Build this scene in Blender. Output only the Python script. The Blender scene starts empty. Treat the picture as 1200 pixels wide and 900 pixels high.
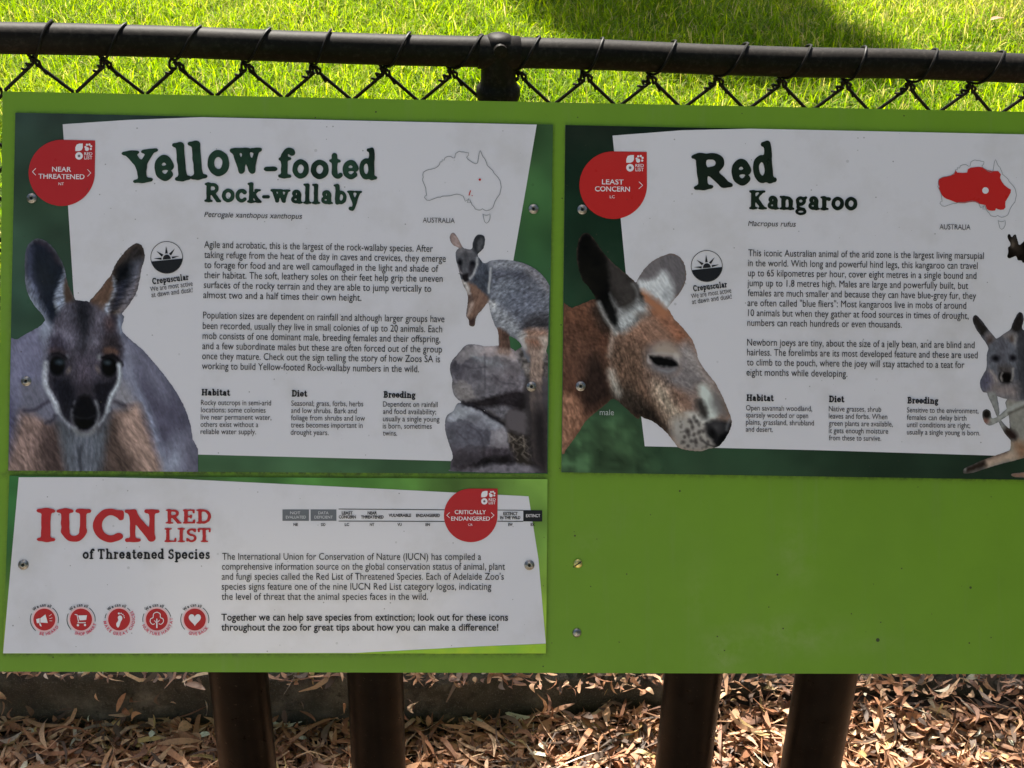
import bpy, bmesh, math, random
import numpy as np
from mathutils import Vector, Matrix

random.seed(7)
rng = np.random.default_rng(11)
C = bpy.context.scene.collection
scene = bpy.context.scene

# ------------------------------------------------------------------ camera
F = 1750.0                      # focal length in pixels of a 1200 px wide frame
PITCH, ROLL = math.radians(31.6), math.radians(1.3)
CAM = Vector((0, 0, 1.6))
RCAM = Matrix.Rotation(math.pi/2 - PITCH, 3, 'X') @ Matrix.Rotation(ROLL, 3, 'Z')
cam = bpy.data.cameras.new('camera')
cam.sensor_width = 36.0
cam.lens = 36.0*F/1200.0
cam.clip_start, cam.clip_end = 0.02, 2000
cam_o = bpy.data.objects.new('camera', cam)
cam_o.matrix_world = Matrix.Translation(CAM) @ RCAM.to_4x4()
C.objects.link(cam_o)
scene.camera = cam_o

# ------------------------------------------------------------------ light
SUN_EL, SUN_AZ = math.radians(52), math.radians(-10)      # azimuth from +Y towards +X
SUN = Vector((math.sin(SUN_AZ)*math.cos(SUN_EL), math.cos(SUN_AZ)*math.cos(SUN_EL), math.sin(SUN_EL)))
world = bpy.data.worlds.new('World')
scene.world = world
world.use_nodes = True
wn = world.node_tree
sky = wn.nodes.new('ShaderNodeTexSky')
sky.sky_type = 'NISHITA'
sky.sun_disc = False
sky.sun_elevation = SUN_EL
sky.sun_rotation = SUN_AZ
wn.links.new(sky.outputs[0], wn.nodes['Background'].inputs[0])
wn.nodes['Background'].inputs[1].default_value = 0.057
sky.air_density = 1.0
sky.dust_density = 2.4
sky.ozone_density = 0.6
sun = bpy.data.lights.new('sun', 'SUN')
sun.energy = 5.0
sun.angle = math.radians(0.55)
sun.color = (1.0, 0.95, 0.86)
sun_o = bpy.data.objects.new('sun', sun)
sun_o.rotation_euler = SUN.to_track_quat('Z', 'Y').to_euler()
sun_o.location = (0, 0, 12)
C.objects.link(sun_o)
scene.view_settings.view_transform = 'Standard'
scene.view_settings.look = 'None'
scene.view_settings.exposure = 1.74
scene.view_settings.gamma = 1.0
WHITE_SEEN, WHITE_ALB = 0.335, 0.72
GAIN = WHITE_ALB/WHITE_SEEN     # what a print colour seen in this shade is worth as a base colour

# ------------------------------------------------------------------ helpers
def lin(c):
    c = np.asarray(c, float)/255.0
    return np.where(c <= 0.04045, c/12.92, ((c+0.055)/1.055)**2.4)

def alb(c):                     # seen print colour -> base colour
    return np.clip(lin(c)*GAIN, 0.003, 0.85)

def mesh_np(name, verts, faces, mat=None, cols=None, attr='Col', smooth=False):
    """faces: (n,3) or (n,4) array, or a list of tuples of mixed size"""
    me = bpy.data.meshes.new(name)
    verts = np.asarray(verts, np.float32)
    if isinstance(faces, np.ndarray):
        n, k = faces.shape
        me.vertices.add(len(verts)); me.vertices.foreach_set('co', verts.ravel())
        me.loops.add(n*k); me.loops.foreach_set('vertex_index', faces.astype(np.int32).ravel())
        me.polygons.add(n); me.polygons.foreach_set('loop_start', np.arange(0, n*k, k, dtype=np.int32))
        me.update(calc_edges=True)
    else:
        me.from_pydata([tuple(map(float, v)) for v in verts], [], faces)
        me.update()
    if cols is not None:
        a = me.color_attributes.new(attr, 'FLOAT_COLOR', 'POINT')
        c = np.ones((len(verts), 4), np.float32)
        cols = np.asarray(cols, np.float32)
        if cols.ndim == 1: cols = np.repeat(cols[:, None], 3, 1)
        c[:, :3] = cols
        a.data.foreach_set('color', c.ravel())
    if smooth:
        me.polygons.foreach_set('use_smooth', np.ones(len(me.polygons), bool))
    if mat: me.materials.append(mat)
    return me

def link(name, me, parent=None, label=None, cat=None, group=None, kind=None, mw=None):
    o = bpy.data.objects.new(name, me)
    C.objects.link(o)
    if parent is not None: o.parent = parent
    if mw is not None: o.matrix_world = mw
    if label: o['label'] = label
    if cat: o['category'] = cat
    if group: o['group'] = group
    if kind: o['kind'] = kind
    return o

class MB:
    def __init__(s): s.v = []; s.f = []
    def add(s, v, f):
        n = len(s.v); s.v += [tuple(p) for p in v]; s.f += [tuple(i+n for i in q) for q in f]
    def tube(s, pts, r, k=8, cap=True, flat=1.0):
        pts = [Vector(p) for p in pts]
        rs = r if isinstance(r, (list, tuple)) else [r]*len(pts)
        vs = []; prev = None
        for i, p in enumerate(pts):
            d = (pts[min(i+1, len(pts)-1)] - pts[max(i-1, 0)])
            if d.length < 1e-9: d = Vector((0, 0, 1))
            d.normalize()
            if prev is None:
                a = Vector((0, 0, 1)) if abs(d.z) < .9 else Vector((1, 0, 0))
                n = d.cross(a).normalized()
            else:
                n = (prev - d*prev.dot(d))
                n = n.normalized() if n.length > 1e-6 else d.orthogonal().normalized()
            prev = n
            b = d.cross(n)
            for j in range(k):
                t = 2*math.pi*j/k
                vs.append(p + n*math.cos(t)*rs[i] + b*math.sin(t)*rs[i]*flat)
        fs = []
        for i in range(len(pts)-1):
            for j in range(k):
                fs.append((i*k+j, i*k+(j+1) % k, (i+1)*k+(j+1) % k, (i+1)*k+j))
        if cap:
            fs.append(tuple(range(k-1, -1, -1))); fs.append(tuple((len(pts)-1)*k+j for j in range(k)))
        s.add(vs, fs)
    def lathe(s, prof, M=Matrix.Identity(4), k=20):
        vs = []
        for r, z in prof:
            for j in range(k):
                t = 2*math.pi*j/k
                vs.append(M @ Vector((r*math.cos(t), r*math.sin(t), z)))
        fs = []
        for i in range(len(prof)-1):
            for j in range(k):
                fs.append((i*k+j, i*k+(j+1) % k, (i+1)*k+(j+1) % k, (i+1)*k+j))
        s.add(vs, fs)
    def box(s, a, b, M=Matrix.Identity(4)):
        vs = [M @ Vector((x, y, z)) for x in (a[0], b[0]) for y in (a[1], b[1]) for z in (a[2], b[2])]
        s.add(vs, [(0, 1, 3, 2), (4, 6, 7, 5), (0, 4, 5, 1), (2, 3, 7, 6), (0, 2, 6, 4), (1, 5, 7, 3)])
    def mesh(s, name, mat, smooth=True, angle=40):
        me = bpy.data.meshes.new(name); me.from_pydata(s.v, [], s.f); me.update()
        if smooth:
            bm = bmesh.new(); bm.from_mesh(me)
            for f in bm.faces: f.smooth = True
            for e in bm.edges:
                if len(e.link_faces) == 2 and e.calc_face_angle(0) > math.radians(angle): e.smooth = False
            bm.to_mesh(me); bm.free()
        me.materials.append(mat)
        return me

# -- node materials
def nmat(name):
    m = bpy.data.materials.new(name); m.use_nodes = True
    nt = m.node_tree
    return m, nt, nt.nodes['Principled BSDF']
def N(nt, t, **kw):
    n = nt.nodes.new(t)
    for k, v in kw.items():
        if k.startswith('i_'):
            key = k[2:]
            n.inputs[int(key) if key.isdigit() else key.replace('_', ' ')].default_value = v
        else: setattr(n, k, v)
    return n
def ramp(nt, src, stops):
    r = N(nt, 'ShaderNodeValToRGB')
    el = r.color_ramp.elements
    while len(el) < len(stops): el.new(0.5)
    for e, (p, c) in zip(el, stops):
        e.position = p; e.color = (*c, 1) if len(c) == 3 else c
    nt.links.new(src, r.inputs[0])
    return r.outputs[0]
def noise(nt, scale, detail=4, rough=.6, vec=None, dist=0):
    n = N(nt, 'ShaderNodeTexNoise', i_Scale=scale, i_Detail=detail, i_Roughness=rough, i_Distortion=dist)
    if vec is None:
        tc = N(nt, 'ShaderNodeTexCoord'); vec = tc.outputs['Object']
    nt.links.new(vec, n.inputs['Vector'])
    return n.outputs['Fac']
def mix(nt, fac, a, b, mode='MIX'):
    m = N(nt, 'ShaderNodeMix', data_type='RGBA', blend_type=mode)
    def put(s, v):
        if hasattr(v, 'is_linked') or hasattr(v, 'links'): nt.links.new(v, s)
        elif isinstance(v, (int, float)): s.default_value = v
        else: s.default_value = (*v, 1)
    put(m.inputs[0], fac); put(m.inputs[6], a); put(m.inputs[7], b)
    return m.outputs[2]
def mathn(nt, op, a, b=0.0, clamp=False):
    m = N(nt, 'ShaderNodeMath', operation=op, use_clamp=clamp)
    for i, v in enumerate((a, b)):
        if isinstance(v, (int, float)): m.inputs[i].default_value = v
        else: nt.links.new(v, m.inputs[i])
    return m.outputs[0]
def bump(nt, p, h, strength=.3, dist=.002):
    b = N(nt, 'ShaderNodeBump', i_Strength=strength, i_Distance=dist)
    nt.links.new(h, b.inputs['Height']); nt.links.new(b.outputs[0], p.inputs['Normal'])

def add_specks(nt, col, scale=95, size=.0011, amount=.25, dark=(.03, .028, .022)):
    """fly specks and grit: a few of the voronoi cells get a small dark dot"""
    tc = N(nt, 'ShaderNodeTexCoord')
    v = N(nt, 'ShaderNodeTexVoronoi', i_Scale=scale, i_Randomness=1.0)
    nt.links.new(tc.outputs['Object'], v.inputs['Vector'])
    sep = N(nt, 'ShaderNodeSeparateColor'); nt.links.new(v.outputs['Color'], sep.inputs[0])
    has = mathn(nt, 'LESS_THAN', sep.outputs[0], amount)
    rad = mathn(nt, 'MULTIPLY', sep.outputs[1], size*scale)
    d = mathn(nt, 'LESS_THAN', v.outputs['Distance'], rad)
    f = mathn(nt, 'MULTIPLY', mathn(nt, 'MULTIPLY', has, d), sep.outputs[2])
    return mix(nt, f, col, dark)

def print_mat(name, colour=None, attr=False, dirt=True, rough=.26, var=0.0, colour2=None, spec=.16):
    m, nt, p = nmat(name)
    if attr:
        a = N(nt, 'ShaderNodeVertexColor', layer_name='Col'); col = a.outputs['Color']
    else:
        rgb = N(nt, 'ShaderNodeRGB'); rgb.outputs[0].default_value = (*colour, 1); col = rgb.outputs[0]
        if colour2 is not None:
            col = mix(nt, ramp(nt, noise(nt, 22, 3), [(.35, (0, 0, 0)), (.65, (1, 1, 1))]), col, colour2)
    if dirt:
        d1 = ramp(nt, noise(nt, 9, 5, .65), [(.5, (0, 0, 0)), (.75, (1, 1, 1))])
        col = mix(nt, mathn(nt, 'MULTIPLY', d1, .24 if name == 'white_vinyl' else .035), col, (.32, .28, .20))
        col = add_specks(nt, col, 62, .0020, .30)
        col = add_specks(nt, col, 150, .0009, .22, (.07, .06, .04))
    nt.links.new(col, p.inputs['Base Color'])
    r = ramp(nt, noise(nt, 30, 4), [(.3, (rough*.8,)*3), (.7, (rough*1.25,)*3)])
    nt.links.new(r, p.inputs['Roughness'])
    p.inputs['Specular IOR Level'].default_value = spec
    if dirt: bump(nt, p, noise(nt, 5, 2), .05, .004)
    return m

def simple(name, c1, c2, scale=20, rough=.6, metallic=0, bmp=.3, bd=.001, stops=(.35, .65), detail=6, spec=.4):
    m, nt, p = nmat(name)
    n = noise(nt, scale, detail)
    nt.links.new(ramp(nt, n, [(stops[0], c1), (stops[1], c2)]), p.inputs['Base Color'])
    p.inputs['Roughness'].default_value = rough
    p.inputs['Metallic'].default_value = metallic
    p.inputs['Specular IOR Level'].default_value = spec
    if bmp: bump(nt, p, noise(nt, scale*4, 4), bmp, bd)
    return m

# ------------------------------------------------------------------ the sign's plane
def ray(px, py):
    return RCAM @ Vector(((px-600)/F, -(py-450)/F, -1.0))
H = Vector((38257, -435, -1750)).normalized()
V = Vector((800, 58500, -1750)).normalized()
NRM = H.cross(V).normalized()
V = NRM.cross(H).normalized()
H, V, NRM = (RCAM @ H), (RCAM @ V), (RCAM @ NRM)
ORG = CAM + ray(600, 450)*1.65
MSIGN = Matrix((( H.x, V.x, NRM.x, ORG.x), (H.y, V.y, NRM.y, ORG.y), (H.z, V.z, NRM.z, ORG.z), (0, 0, 0, 1)))
RC = np.array(RCAM); Hn, Vn, Nn = np.array(H), np.array(V), np.array(NRM); On = np.array(ORG) - np.array(CAM)
def uv(px, py, w=0.0):
    """points of the photograph carried on to the sign's plane, w metres in front of the board; in metres"""
    px = np.asarray(px, float); py = np.asarray(py, float)
    d = np.stack([(px-600)/F, -(py-450)/F, -np.ones_like(px)], -1) @ RC.T
    t = (On @ Nn + w)/(d @ Nn)
    P = d*t[..., None] - On
    return np.stack([P @ Hn, P @ Vn], -1)
PXM = float(np.linalg.norm(uv(601, 450) - uv(600, 450)))      # metres per pixel on the sign

class Panel:
    """an Empty at the middle of a panel; all its layers are laid out in the panel's own plane"""
    def __init__(s, name, px, py, label, cat):
        c = uv(px, py, 0.0)
        s.c = c
        s.o = link(name, None, label=label, cat=cat, mw=MSIGN @ Matrix.Translation((c[0], c[1], 0)))
        s.o.empty_display_size = .05
    def xyz(s, px, py, w):
        q = uv(px, py, w) - s.c
        return np.concatenate([q, np.full(q.shape[:-1]+(1,), w)], -1)
    def put(s, name, me, parent=None, **kw):
        o = link(name, me, parent=parent or s.o, **kw)
        return o

# layer heights in front of the board
W_PLATE, W_BG, W_WHITE, W_PIC, W_BADGE, W_TEXT = .0030, .0030, .0033, .0036, .0039, .0042

def catmull(pts, n=6, closed=True):
    P = np.asarray(pts, float); m = len(P); out = []
    for i in range(m if closed else m-1):
        if closed: p0, p1, p2, p3 = P[(i-1) % m], P[i], P[(i+1) % m], P[(i+2) % m]
        else: p0, p1, p2, p3 = P[max(i-1, 0)], P[i], P[i+1], P[min(i+2, m-1)]
        for k in range(n):
            t = k/n
            out.append(.5*((2*p1)+(-p0+p2)*t+(2*p0-5*p1+4*p2-p3)*t*t+(-p0+3*p1-3*p2+p3)*t**3))
    if not closed: out.append(P[-1])
    return np.array(out)

def flat_poly(P, name, px_pts, w, mat, parent=None, objname=None, **kw):
    """one flat printed shape (triangulated polygon)"""
    pts = P.xyz([p[0] for p in px_pts], [p[1] for p in px_pts], w)
    bm = bmesh.new()
    vs = [bm.verts.new(p) for p in pts]
    es = [bm.edges.new((vs[i], vs[(i+1) % len(vs)])) for i in range(len(vs))]
    bmesh.ops.triangle_fill(bm, edges=es, use_beauty=True, normal=(0, 0, 1))
    me = bpy.data.meshes.new(name); bm.normal_update()
    for f in bm.faces:
        if f.normal.z < 0: f.normal_flip()
    bm.to_mesh(me); bm.free(); me.materials.append(mat)
    return P.put(objname or name, me, parent=parent, **kw)

# ------------------------------------------------------------------ field -> mesh (marching squares)
def field_mesh(Fd, X, Y):
    """Fd>0 is kept. X, Y arrays of positions. Returns verts (n,2) in grid coords (float col,row), faces list"""
    ny, nx = Fd.shape
    ins = Fd > 0
    idx = -np.ones((ny, nx), int)
    idx[ins] = np.arange(ins.sum())
    r, c = np.nonzero(ins)
    verts = [np.stack([c, r], 1).astype(float)]
    nv = len(r)
    cs = ins[:-1, :-1].astype(int)+ins[:-1, 1:]+ins[1:, 1:]+ins[1:, :-1]
    fr, fc = np.nonzero(cs == 4)
    quads = np.stack([idx[fr, fc], idx[fr, fc+1], idx[fr+1, fc+1], idx[fr+1, fc]], 1)
    faces = [tuple(q) for q in quads.tolist()]
    extra = []; cache = {}
    def cut(a, b):
        nonlocal nv
        k = (a, b) if a < b else (b, a)
        if k in cache: return cache[k]
        fa, fb = Fd[k[0]], Fd[k[1]]
        t = fa/(fa-fb) if fa != fb else .5
        extra.append((k[0][1]+(k[1][1]-k[0][1])*t, k[0][0]+(k[1][0]-k[0][0])*t))
        cache[k] = nv; nv += 1
        return cache[k]
    br, bc = np.nonzero((cs > 0) & (cs < 4))
    for i, j in zip(br.tolist(), bc.tolist()):
        cor = [(i, j), (i, j+1), (i+1, j+1), (i+1, j)]
        poly = []
        for k in range(4):
            a, b = cor[k], cor[(k+1) % 4]
            ia, ib = ins[a], ins[b]
            if ia: poly.append(int(idx[a]))
            if ia != ib: poly.append(cut(a, b))
        if len(poly) >= 3: faces.append(tuple(poly))
    if extra: verts.append(np.array(extra))
    return np.concatenate(verts), faces

def seg_dist(X, Y, P, closed=False):
    d = np.full(X.shape, 1e9)
    n = len(P)
    for i in range(n if closed else n-1):
        ax, ay = P[i]; bx, by = P[(i+1) % n]
        vx, vy = bx-ax, by-ay
        L = vx*vx+vy*vy
        t = np.clip(((X-ax)*vx+(Y-ay)*vy)/L, 0, 1) if L > 1e-12 else 0
        d = np.minimum(d, np.hypot(X-ax-t*vx, Y-ay-t*vy))
    return d
def poly_in(X, Y, P):
    c = np.zeros(X.shape, bool); n = len(P)
    for i in range(n):
        x1, y1 = P[i]; x2, y2 = P[(i+1) % n]
        if y1 == y2: continue
        s = ((y1 > Y) != (y2 > Y)) & (X < (x2-x1)*(Y-y1)/(y2-y1)+x1)
        c ^= s
    return c
def poly_sd(X, Y, P):           # positive inside
    d = seg_dist(X, Y, P, True)
    return np.where(poly_in(X, Y, P), d, -d)

def vnoise(x, y, seed=0):
    """smooth value noise on arrays"""
    xi = np.floor(x).astype(np.int64); yi = np.floor(y).astype(np.int64)
    fx = x-xi; fy = y-yi
    fx = fx*fx*(3-2*fx); fy = fy*fy*(3-2*fy)
    def h(a, b):
        n = (a*374761393+b*668265263+seed*982451653) & 0xffffffff
        n = ((n ^ (n >> 13))*1274126177) & 0xffffffff
        return ((n ^ (n >> 16)) & 0xffff)/65535.0
    a = h(xi, yi); b = h(xi+1, yi); c = h(xi, yi+1); d = h(xi+1, yi+1)
    return (a*(1-fx)+b*fx)*(1-fy)+(c*(1-fx)+d*fx)*fy
def fbm(x, y, s, seed=0, o=4):
    v = 0; a = .5
    for k in range(o):
        v = v+a*vnoise(x/s, y/s, seed+k*17); s /= 2.03; a *= .55
    return v

# ------------------------------------------------------------------ slab lettering (strokes grown into ink-spread letters)
def A_(cx, cy, rx, ry, a0, a1, n=18):
    return [(cx+rx*math.cos(math.radians(a0+(a1-a0)*i/n)), cy+ry*math.sin(math.radians(a0+(a1-a0)*i/n))) for i in range(n+1)]
T, M_, S_ = .098, .062, .052
def sl(x0, x1, y): return (S_, [(x0, y), (x1, y)])
BOT, TOP, XT, ASC = .05, .95, .675, 1.0
GL = {
 'l': (.42, [(T, [(.2, .08), (.2, .97)]), sl(.06, .2, ASC), sl(.05, .36, BOT)]),
 'o': (.66, [(T*.92, A_(.33, .36, .22, .27, 0, 360, 28))]),
 'e': (.62, [(T*.88, A_(.31, .36, .21, .27, 8, 318, 26)), (M_*.85, [(.12, .37), (.5, .37)])]),
 'Y': (.9, [(T, [(.22, .9), (.45, .48)]), (T*.8, [(.7, .9), (.46, .48)]), (T, [(.45, .5), (.45, .08)]), sl(.07, .38, TOP), sl(.54, .84, TOP), sl(.27, .64, BOT)]),
 'w': (.98, [(T*.9, [(.17, .63), (.33, .12)]), (T*.7, [(.33, .12), (.48, .62)]), (T*.9, [(.48, .62), (.66, .12)]), (T*.7, [(.66, .12), (.82, .63)]), sl(.05, .3, XT), sl(.38, .56, XT), sl(.68, .93, XT)]),
 '-': (.42, [(T*.85, [(.1, .32), (.32, .32)])]),
 'f': (.46, [(T, [(.2, .08), (.2, .78)]), (T*.75, A_(.37, .78, .17, .2, 180, 60, 10)), (T*.95, [(.44, .88), (.45, .87)]), sl(.06, .38, .66), sl(.05, .38, BOT)]),
 't': (.46, [(T*.95, [(.2, .86), (.2, .2)]), (T*.75, A_(.32, .2, .12, .14, 180, 330, 9)), sl(.05, .38, .66)]),
 'd': (.68, [(T*.85, A_(.28, .36, .18, .27, 0, 360, 24)), (T, [(.49, .08), (.49, .97)]), sl(.34, .49, ASC), sl(.49, .64, BOT)]),
 'R': (.84, [(T, [(.2, .08), (.2, .92)]), (M_, [(.2, .93), (.42, .93)]), (T*.85, A_(.42, .715, .19, .2, 90, -90, 12)), (M_, [(.42, .5), (.2, .5)]), (T, [(.4, .48), (.66, .1)]), sl(.05, .25, TOP), sl(.05, .36, BOT), sl(.62, .78, BOT)]),
 'c': (.58, [(T*.88, A_(.32, .36, .21, .27, 48, 318, 22)), (T*.95, [(.46, .53), (.461, .53)])]),
 'k': (.72, [(T, [(.2, .08), (.2, .97)]), sl(.06, .2, ASC), sl(.05, .34, BOT), (M_, [(.2, .3), (.5, .64)]), (T*.9, [(.34, .42), (.56, .1)]), sl(.42, .62, XT), sl(.46, .68, BOT)]),
 'a': (.62, [(T, [(.43, .1), (.43, .48)]), (T*.8, A_(.29, .49, .145, .16, 0, 150, 12)), (T*.85, [(.17, .5), (.171, .5)]), (T*.75, A_(.26, .21, .15, .13, 0, 360, 18)), sl(.43, .57, BOT)]),
 'b': (.66, [(T, [(.2, .08), (.2, .97)]), sl(.06, .2, ASC), (T*.85, A_(.39, .36, .18, .27, 0, 360, 24))]),
 'y': (.74, [(T*.95, [(.18, .62), (.38, .1)]), (T*.75, [(.58, .62), (.33, -.18)]), (T*.95, [(.2, -.22), (.27, -.25)]), sl(.06, .32, XT), sl(.45, .7, XT)]),
 'K': (.88, [(T, [(.2, .08), (.2, .92)]), (M_, [(.22, .4), (.62, .9)]), (T, [(.36, .55), (.66, .1)]), sl(.05, .37, TOP), sl(.05, .37, BOT), sl(.48, .76, TOP), sl(.52, .84, BOT)]),
 'n': (.76, [(T, [(.2, .08), (.2, .62)]), sl(.06, .2, XT), sl(.05, .35, BOT), (T*.8, A_(.39, .45, .17, .18, 150, 0, 10)), (T, [(.56, .46), (.56, .08)]), sl(.43, .71, BOT)]),
 'h': (.76, [(T, [(.2, .08), (.2, .97)]), sl(.06, .2, ASC), sl(.05, .35, BOT), (T*.8, A_(.39, .45, .17, .18, 150, 0, 10)), (T, [(.56, .46), (.56, .08)]), sl(.43, .71, BOT)]),
 'g': (.64, [(T*.8, A_(.3, .46, .17, .17, 0, 360, 18)), (M_*1.1, A_(.31, -.1, .21, .13, 0, 360, 20)), (M_, [(.17, .3), (.15, .14), (.3, .06), (.45, .03)]), (T*.6, [(.44, .6), (.56, .66)])]),
 'r': (.54, [(T, [(.2, .08), (.2, .62)]), sl(.06, .2, XT), sl(.05, .37, BOT), (M_, A_(.38, .44, .17, .18, 170, 70, 8)), (T*.9, [(.44, .58), (.441, .58)])]),
 'I': (.46, [(T, [(.22, .08), (.22, .92)]), sl(.06, .38, TOP), sl(.06, .38, BOT)]),
 'U': (.9, [(T, [(.22, .92), (.22, .33)]), (T*.85, A_(.45, .33, .23, .26, 180, 360, 14)), (T*.75, [(.68, .33), (.68, .92)]), sl(.05, .38, TOP), sl(.54, .84, TOP)]),
 'C': (.84, [(T, A_(.45, .5, .33, .42, 55, 305, 24)), (M_, [(.7, .9), (.7, .72)])]),
 'N': (.92, [(M_*1.1, [(.2, .08), (.2, .9)]), (T, [(.2, .88), (.7, .12)]), (M_*1.1, [(.72, .92), (.72, .1)]), sl(.05, .25, TOP), sl(.06, .36, BOT), sl(.57, .87, TOP)]),
 'E': (.72, [(T, [(.2, .08), (.2, .92)]), (M_, [(.1, .94), (.6, .94), (.6, .78)]), (M_, [(.1, .06), (.62, .06), (.62, .24)]), (M_*.9, [(.2, .5), (.45, .5)]), (M_*.8, [(.46, .4), (.46, .6)])]),
 'D': (.8, [(T, [(.2, .08), (.2, .92)]), (M_, [(.07, .94), (.38, .94)]), (T*.9, A_(.38, .5, .3, .42, 90, -90, 18)), (M_, [(.38, .06), (.07, .06)])]),
 'L': (.7, [(T, [(.2, .08), (.2, .92)]), sl(.06, .37, TOP), (M_, [(.07, .06), (.6, .06), (.61, .26)])]),
 'S': (.62, [(T*.8, A_(.31, .715, .19, .2, 35, 270, 14)), (T*.8, A_(.31, .29, .2, .22, 90, -150, 16)), (M_*.8, [(.5, .93), (.5, .76)]), (M_*.8, [(.08, .08), (.08, .26)])]),
 's': (.5, [(T*.7, A_(.25, .5, .14, .13, 35, 270, 12)), (T*.7, A_(.25, .215, .15, .15, 90, -150, 14)), (M_*.7, [(.4, .66), (.4, .54)]), (M_*.7, [(.08, .06), (.08, .2)])]),
 'T': (.76, [(T, [(.37, .08), (.37, .92)]), (M_, [(.08, .76), (.07, .94), (.67, .94), (.66, .76)]), sl(.22, .53, BOT)]),
 'H': (.9, [(T, [(.2, .08), (.2, .92)]), (T, [(.68, .08), (.68, .92)]), sl(.05, .36, TOP), sl(.05, .36, BOT), sl(.53, .84, TOP), sl(.53, .84, BOT), (M_, [(.2, .5), (.68, .5)])]),
 'B': (.76, [(T, [(.2, .08), (.2, .92)]), (M_, [(.06, .94), (.38, .94)]), (T*.8, A_(.38, .72, .17, .21, 90, -90, 12)), (T*.85, A_(.4, .28, .21, .22, 90, -90, 14)), (M_, [(.4, .5), (.2, .5)]), (M_, [(.4, .06), (.06, .06)])]),
 'i': (.42, [(T, [(.2, .08), (.2, .62)]), sl(.06, .2, XT), sl(.05, .36, BOT), (T, [(.19, .92), (.2, .92)])]),
 'p': (.68, [(T, [(.2, -.25), (.2, .62)]), sl(.06, .2, XT), sl(.05, .36, -.27), (T*.85, A_(.39, .36, .18, .27, 0, 360, 24))]),
 'u': (.74, [(T, [(.18, .64), (.18, .25)]), (T*.8, A_(.34, .24, .16, .16, 180, 360, 10)), (T, [(.52, .64), (.52, .08)]), sl(.05, .18, XT), sl(.38, .52, XT), sl(.52, .66, BOT)]),
}
_gc = {}
def glyph(ch, weight=1.0, res=26):
    """verts (x,y) in cap-height units with the ink's left edge at 0, faces, ink width"""
    k = (ch, weight, res)
    if k in _gc: return _gc[k]
    adv, strokes = GL[ch]
    x = np.arange(-.25, adv+.3, 1/res); y = np.arange(-.5, 1.25, 1/res)
    X, Y = np.meshgrid(x, y)
    seed = ord(ch)
    Xw = X+(vnoise(X*7+9, Y*7, seed)-.5)*.022; Yw = Y+(vnoise(X*7, Y*7+5, seed+3)-.5)*.022
    acc = np.full(X.shape, -1e9); soft = .022
    tot = np.zeros(X.shape)
    for r, p in strokes:
        d = r*weight-seg_dist(Xw, Yw, p)
        tot += np.exp(np.clip(d/soft, -40, 40))
    Fd = soft*np.log(np.maximum(tot, 1e-12))
    v, f = field_mesh(Fd, X, Y)
    V2 = np.stack([x[0]+v[:, 0]/res, y[0]+v[:, 1]/res], 1)
    x0 = V2[:, 0].min(); V2[:, 0] -= x0
    _gc[k] = (V2, f, V2[:, 0].max(), x0, adv)
    return _gc[k]

def place_glyphs(P, name, items, w, mat, parent=None, **kw):
    """items: (char, weight, left px, right px, baseline y px at the left, cap height px, tilt deg)"""
    vs, fs, n = [], [], 0
    for ch, wt, x0, x1, yb, cap, tilt in items:
        res = 26 if cap > 15 else 15
        g, f, wd, _, _ = glyph(ch, wt, res)
        sx = (x1-x0)/wd
        a = math.radians(tilt); ca, sa = math.cos(a), math.sin(a)
        gx = g[:, 0]*sx; gy = g[:, 1]*cap
        px = x0+gx*ca-gy*sa*0.0 - gy*sa; py = yb-(gx*sa+gy*ca)
        # undo the sideways shift tilt gives at mid height
        px = px + .5*cap*sa
        vs.append(P.xyz(px, py, w)); fs += [tuple(reversed([i+n for i in q])) for q in f]; n += len(g)
    me = mesh_np(name, np.concatenate(vs), fs, mat)
    fix_up(me)
    return P.put(name, me, parent=parent, **kw)

def fix_up(me):
    """make every flat printed face look out of the panel"""
    me.update()
    if len(me.polygons) and sum(p.normal.z for p in list(me.polygons)[:50]) < 0:
        me.flip_normals()
    me.update()

def slab_word(P, name, text, xl, yl, xr, yr, cap, w, mat, weight=1.0, track=.0, parent=None, **kw):
    """one word or phrase of slab letters between two measured baseline points"""
    pen = 0; spec = []
    for ch in text:
        if ch == ' ': pen += .34; continue
        g, f, wd, off, adv = glyph(ch, weight, 26 if cap > 15 else 15)
        spec.append((ch, pen+off, pen+off+wd)); pen += adv+track
    a, b = spec[0][1], spec[-1][2]
    s = (xr-xl)/(b-a); tilt = math.degrees(math.atan2(-(yr-yl), xr-xl))
    items = []
    for ch, p, q in spec:
        x0 = xl+(p-a)*s
        items.append((ch, weight, x0, xl+(q-a)*s, yl+(x0-xl)*(yr-yl)/(xr-xl), cap, tilt))
    return place_glyphs(P, name, items, w, mat, parent=parent, **kw)

# ------------------------------------------------------------------ sans lettering (Blender's built-in font, refitted)
_tc = {}
def sans(text, offset=0.0):
    k = (text, offset)
    if k in _tc: return _tc[k]
    cu = bpy.data.curves.new('lettering', 'FONT'); cu.body = text; cu.resolution_u = 3; cu.offset = offset
    ob = bpy.data.objects.new('lettering', cu)
    me = bpy.data.meshes.new_from_object(ob)
    v = np.zeros(len(me.vertices)*3, np.float32); me.vertices.foreach_get('co', v)
    v = v.reshape(-1, 3)[:, :2].astype(float)
    f = [tuple(p.vertices) for p in me.polygons]
    bpy.data.objects.remove(ob); bpy.data.curves.remove(cu); bpy.data.meshes.remove(me)
    _tc[k] = (v, f)
    return _tc[k]
vH, _ = sans('H'); vx, _ = sans('x')
CAPH, XHT = vH[:, 1].max(), vx[:, 1].max()

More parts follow.
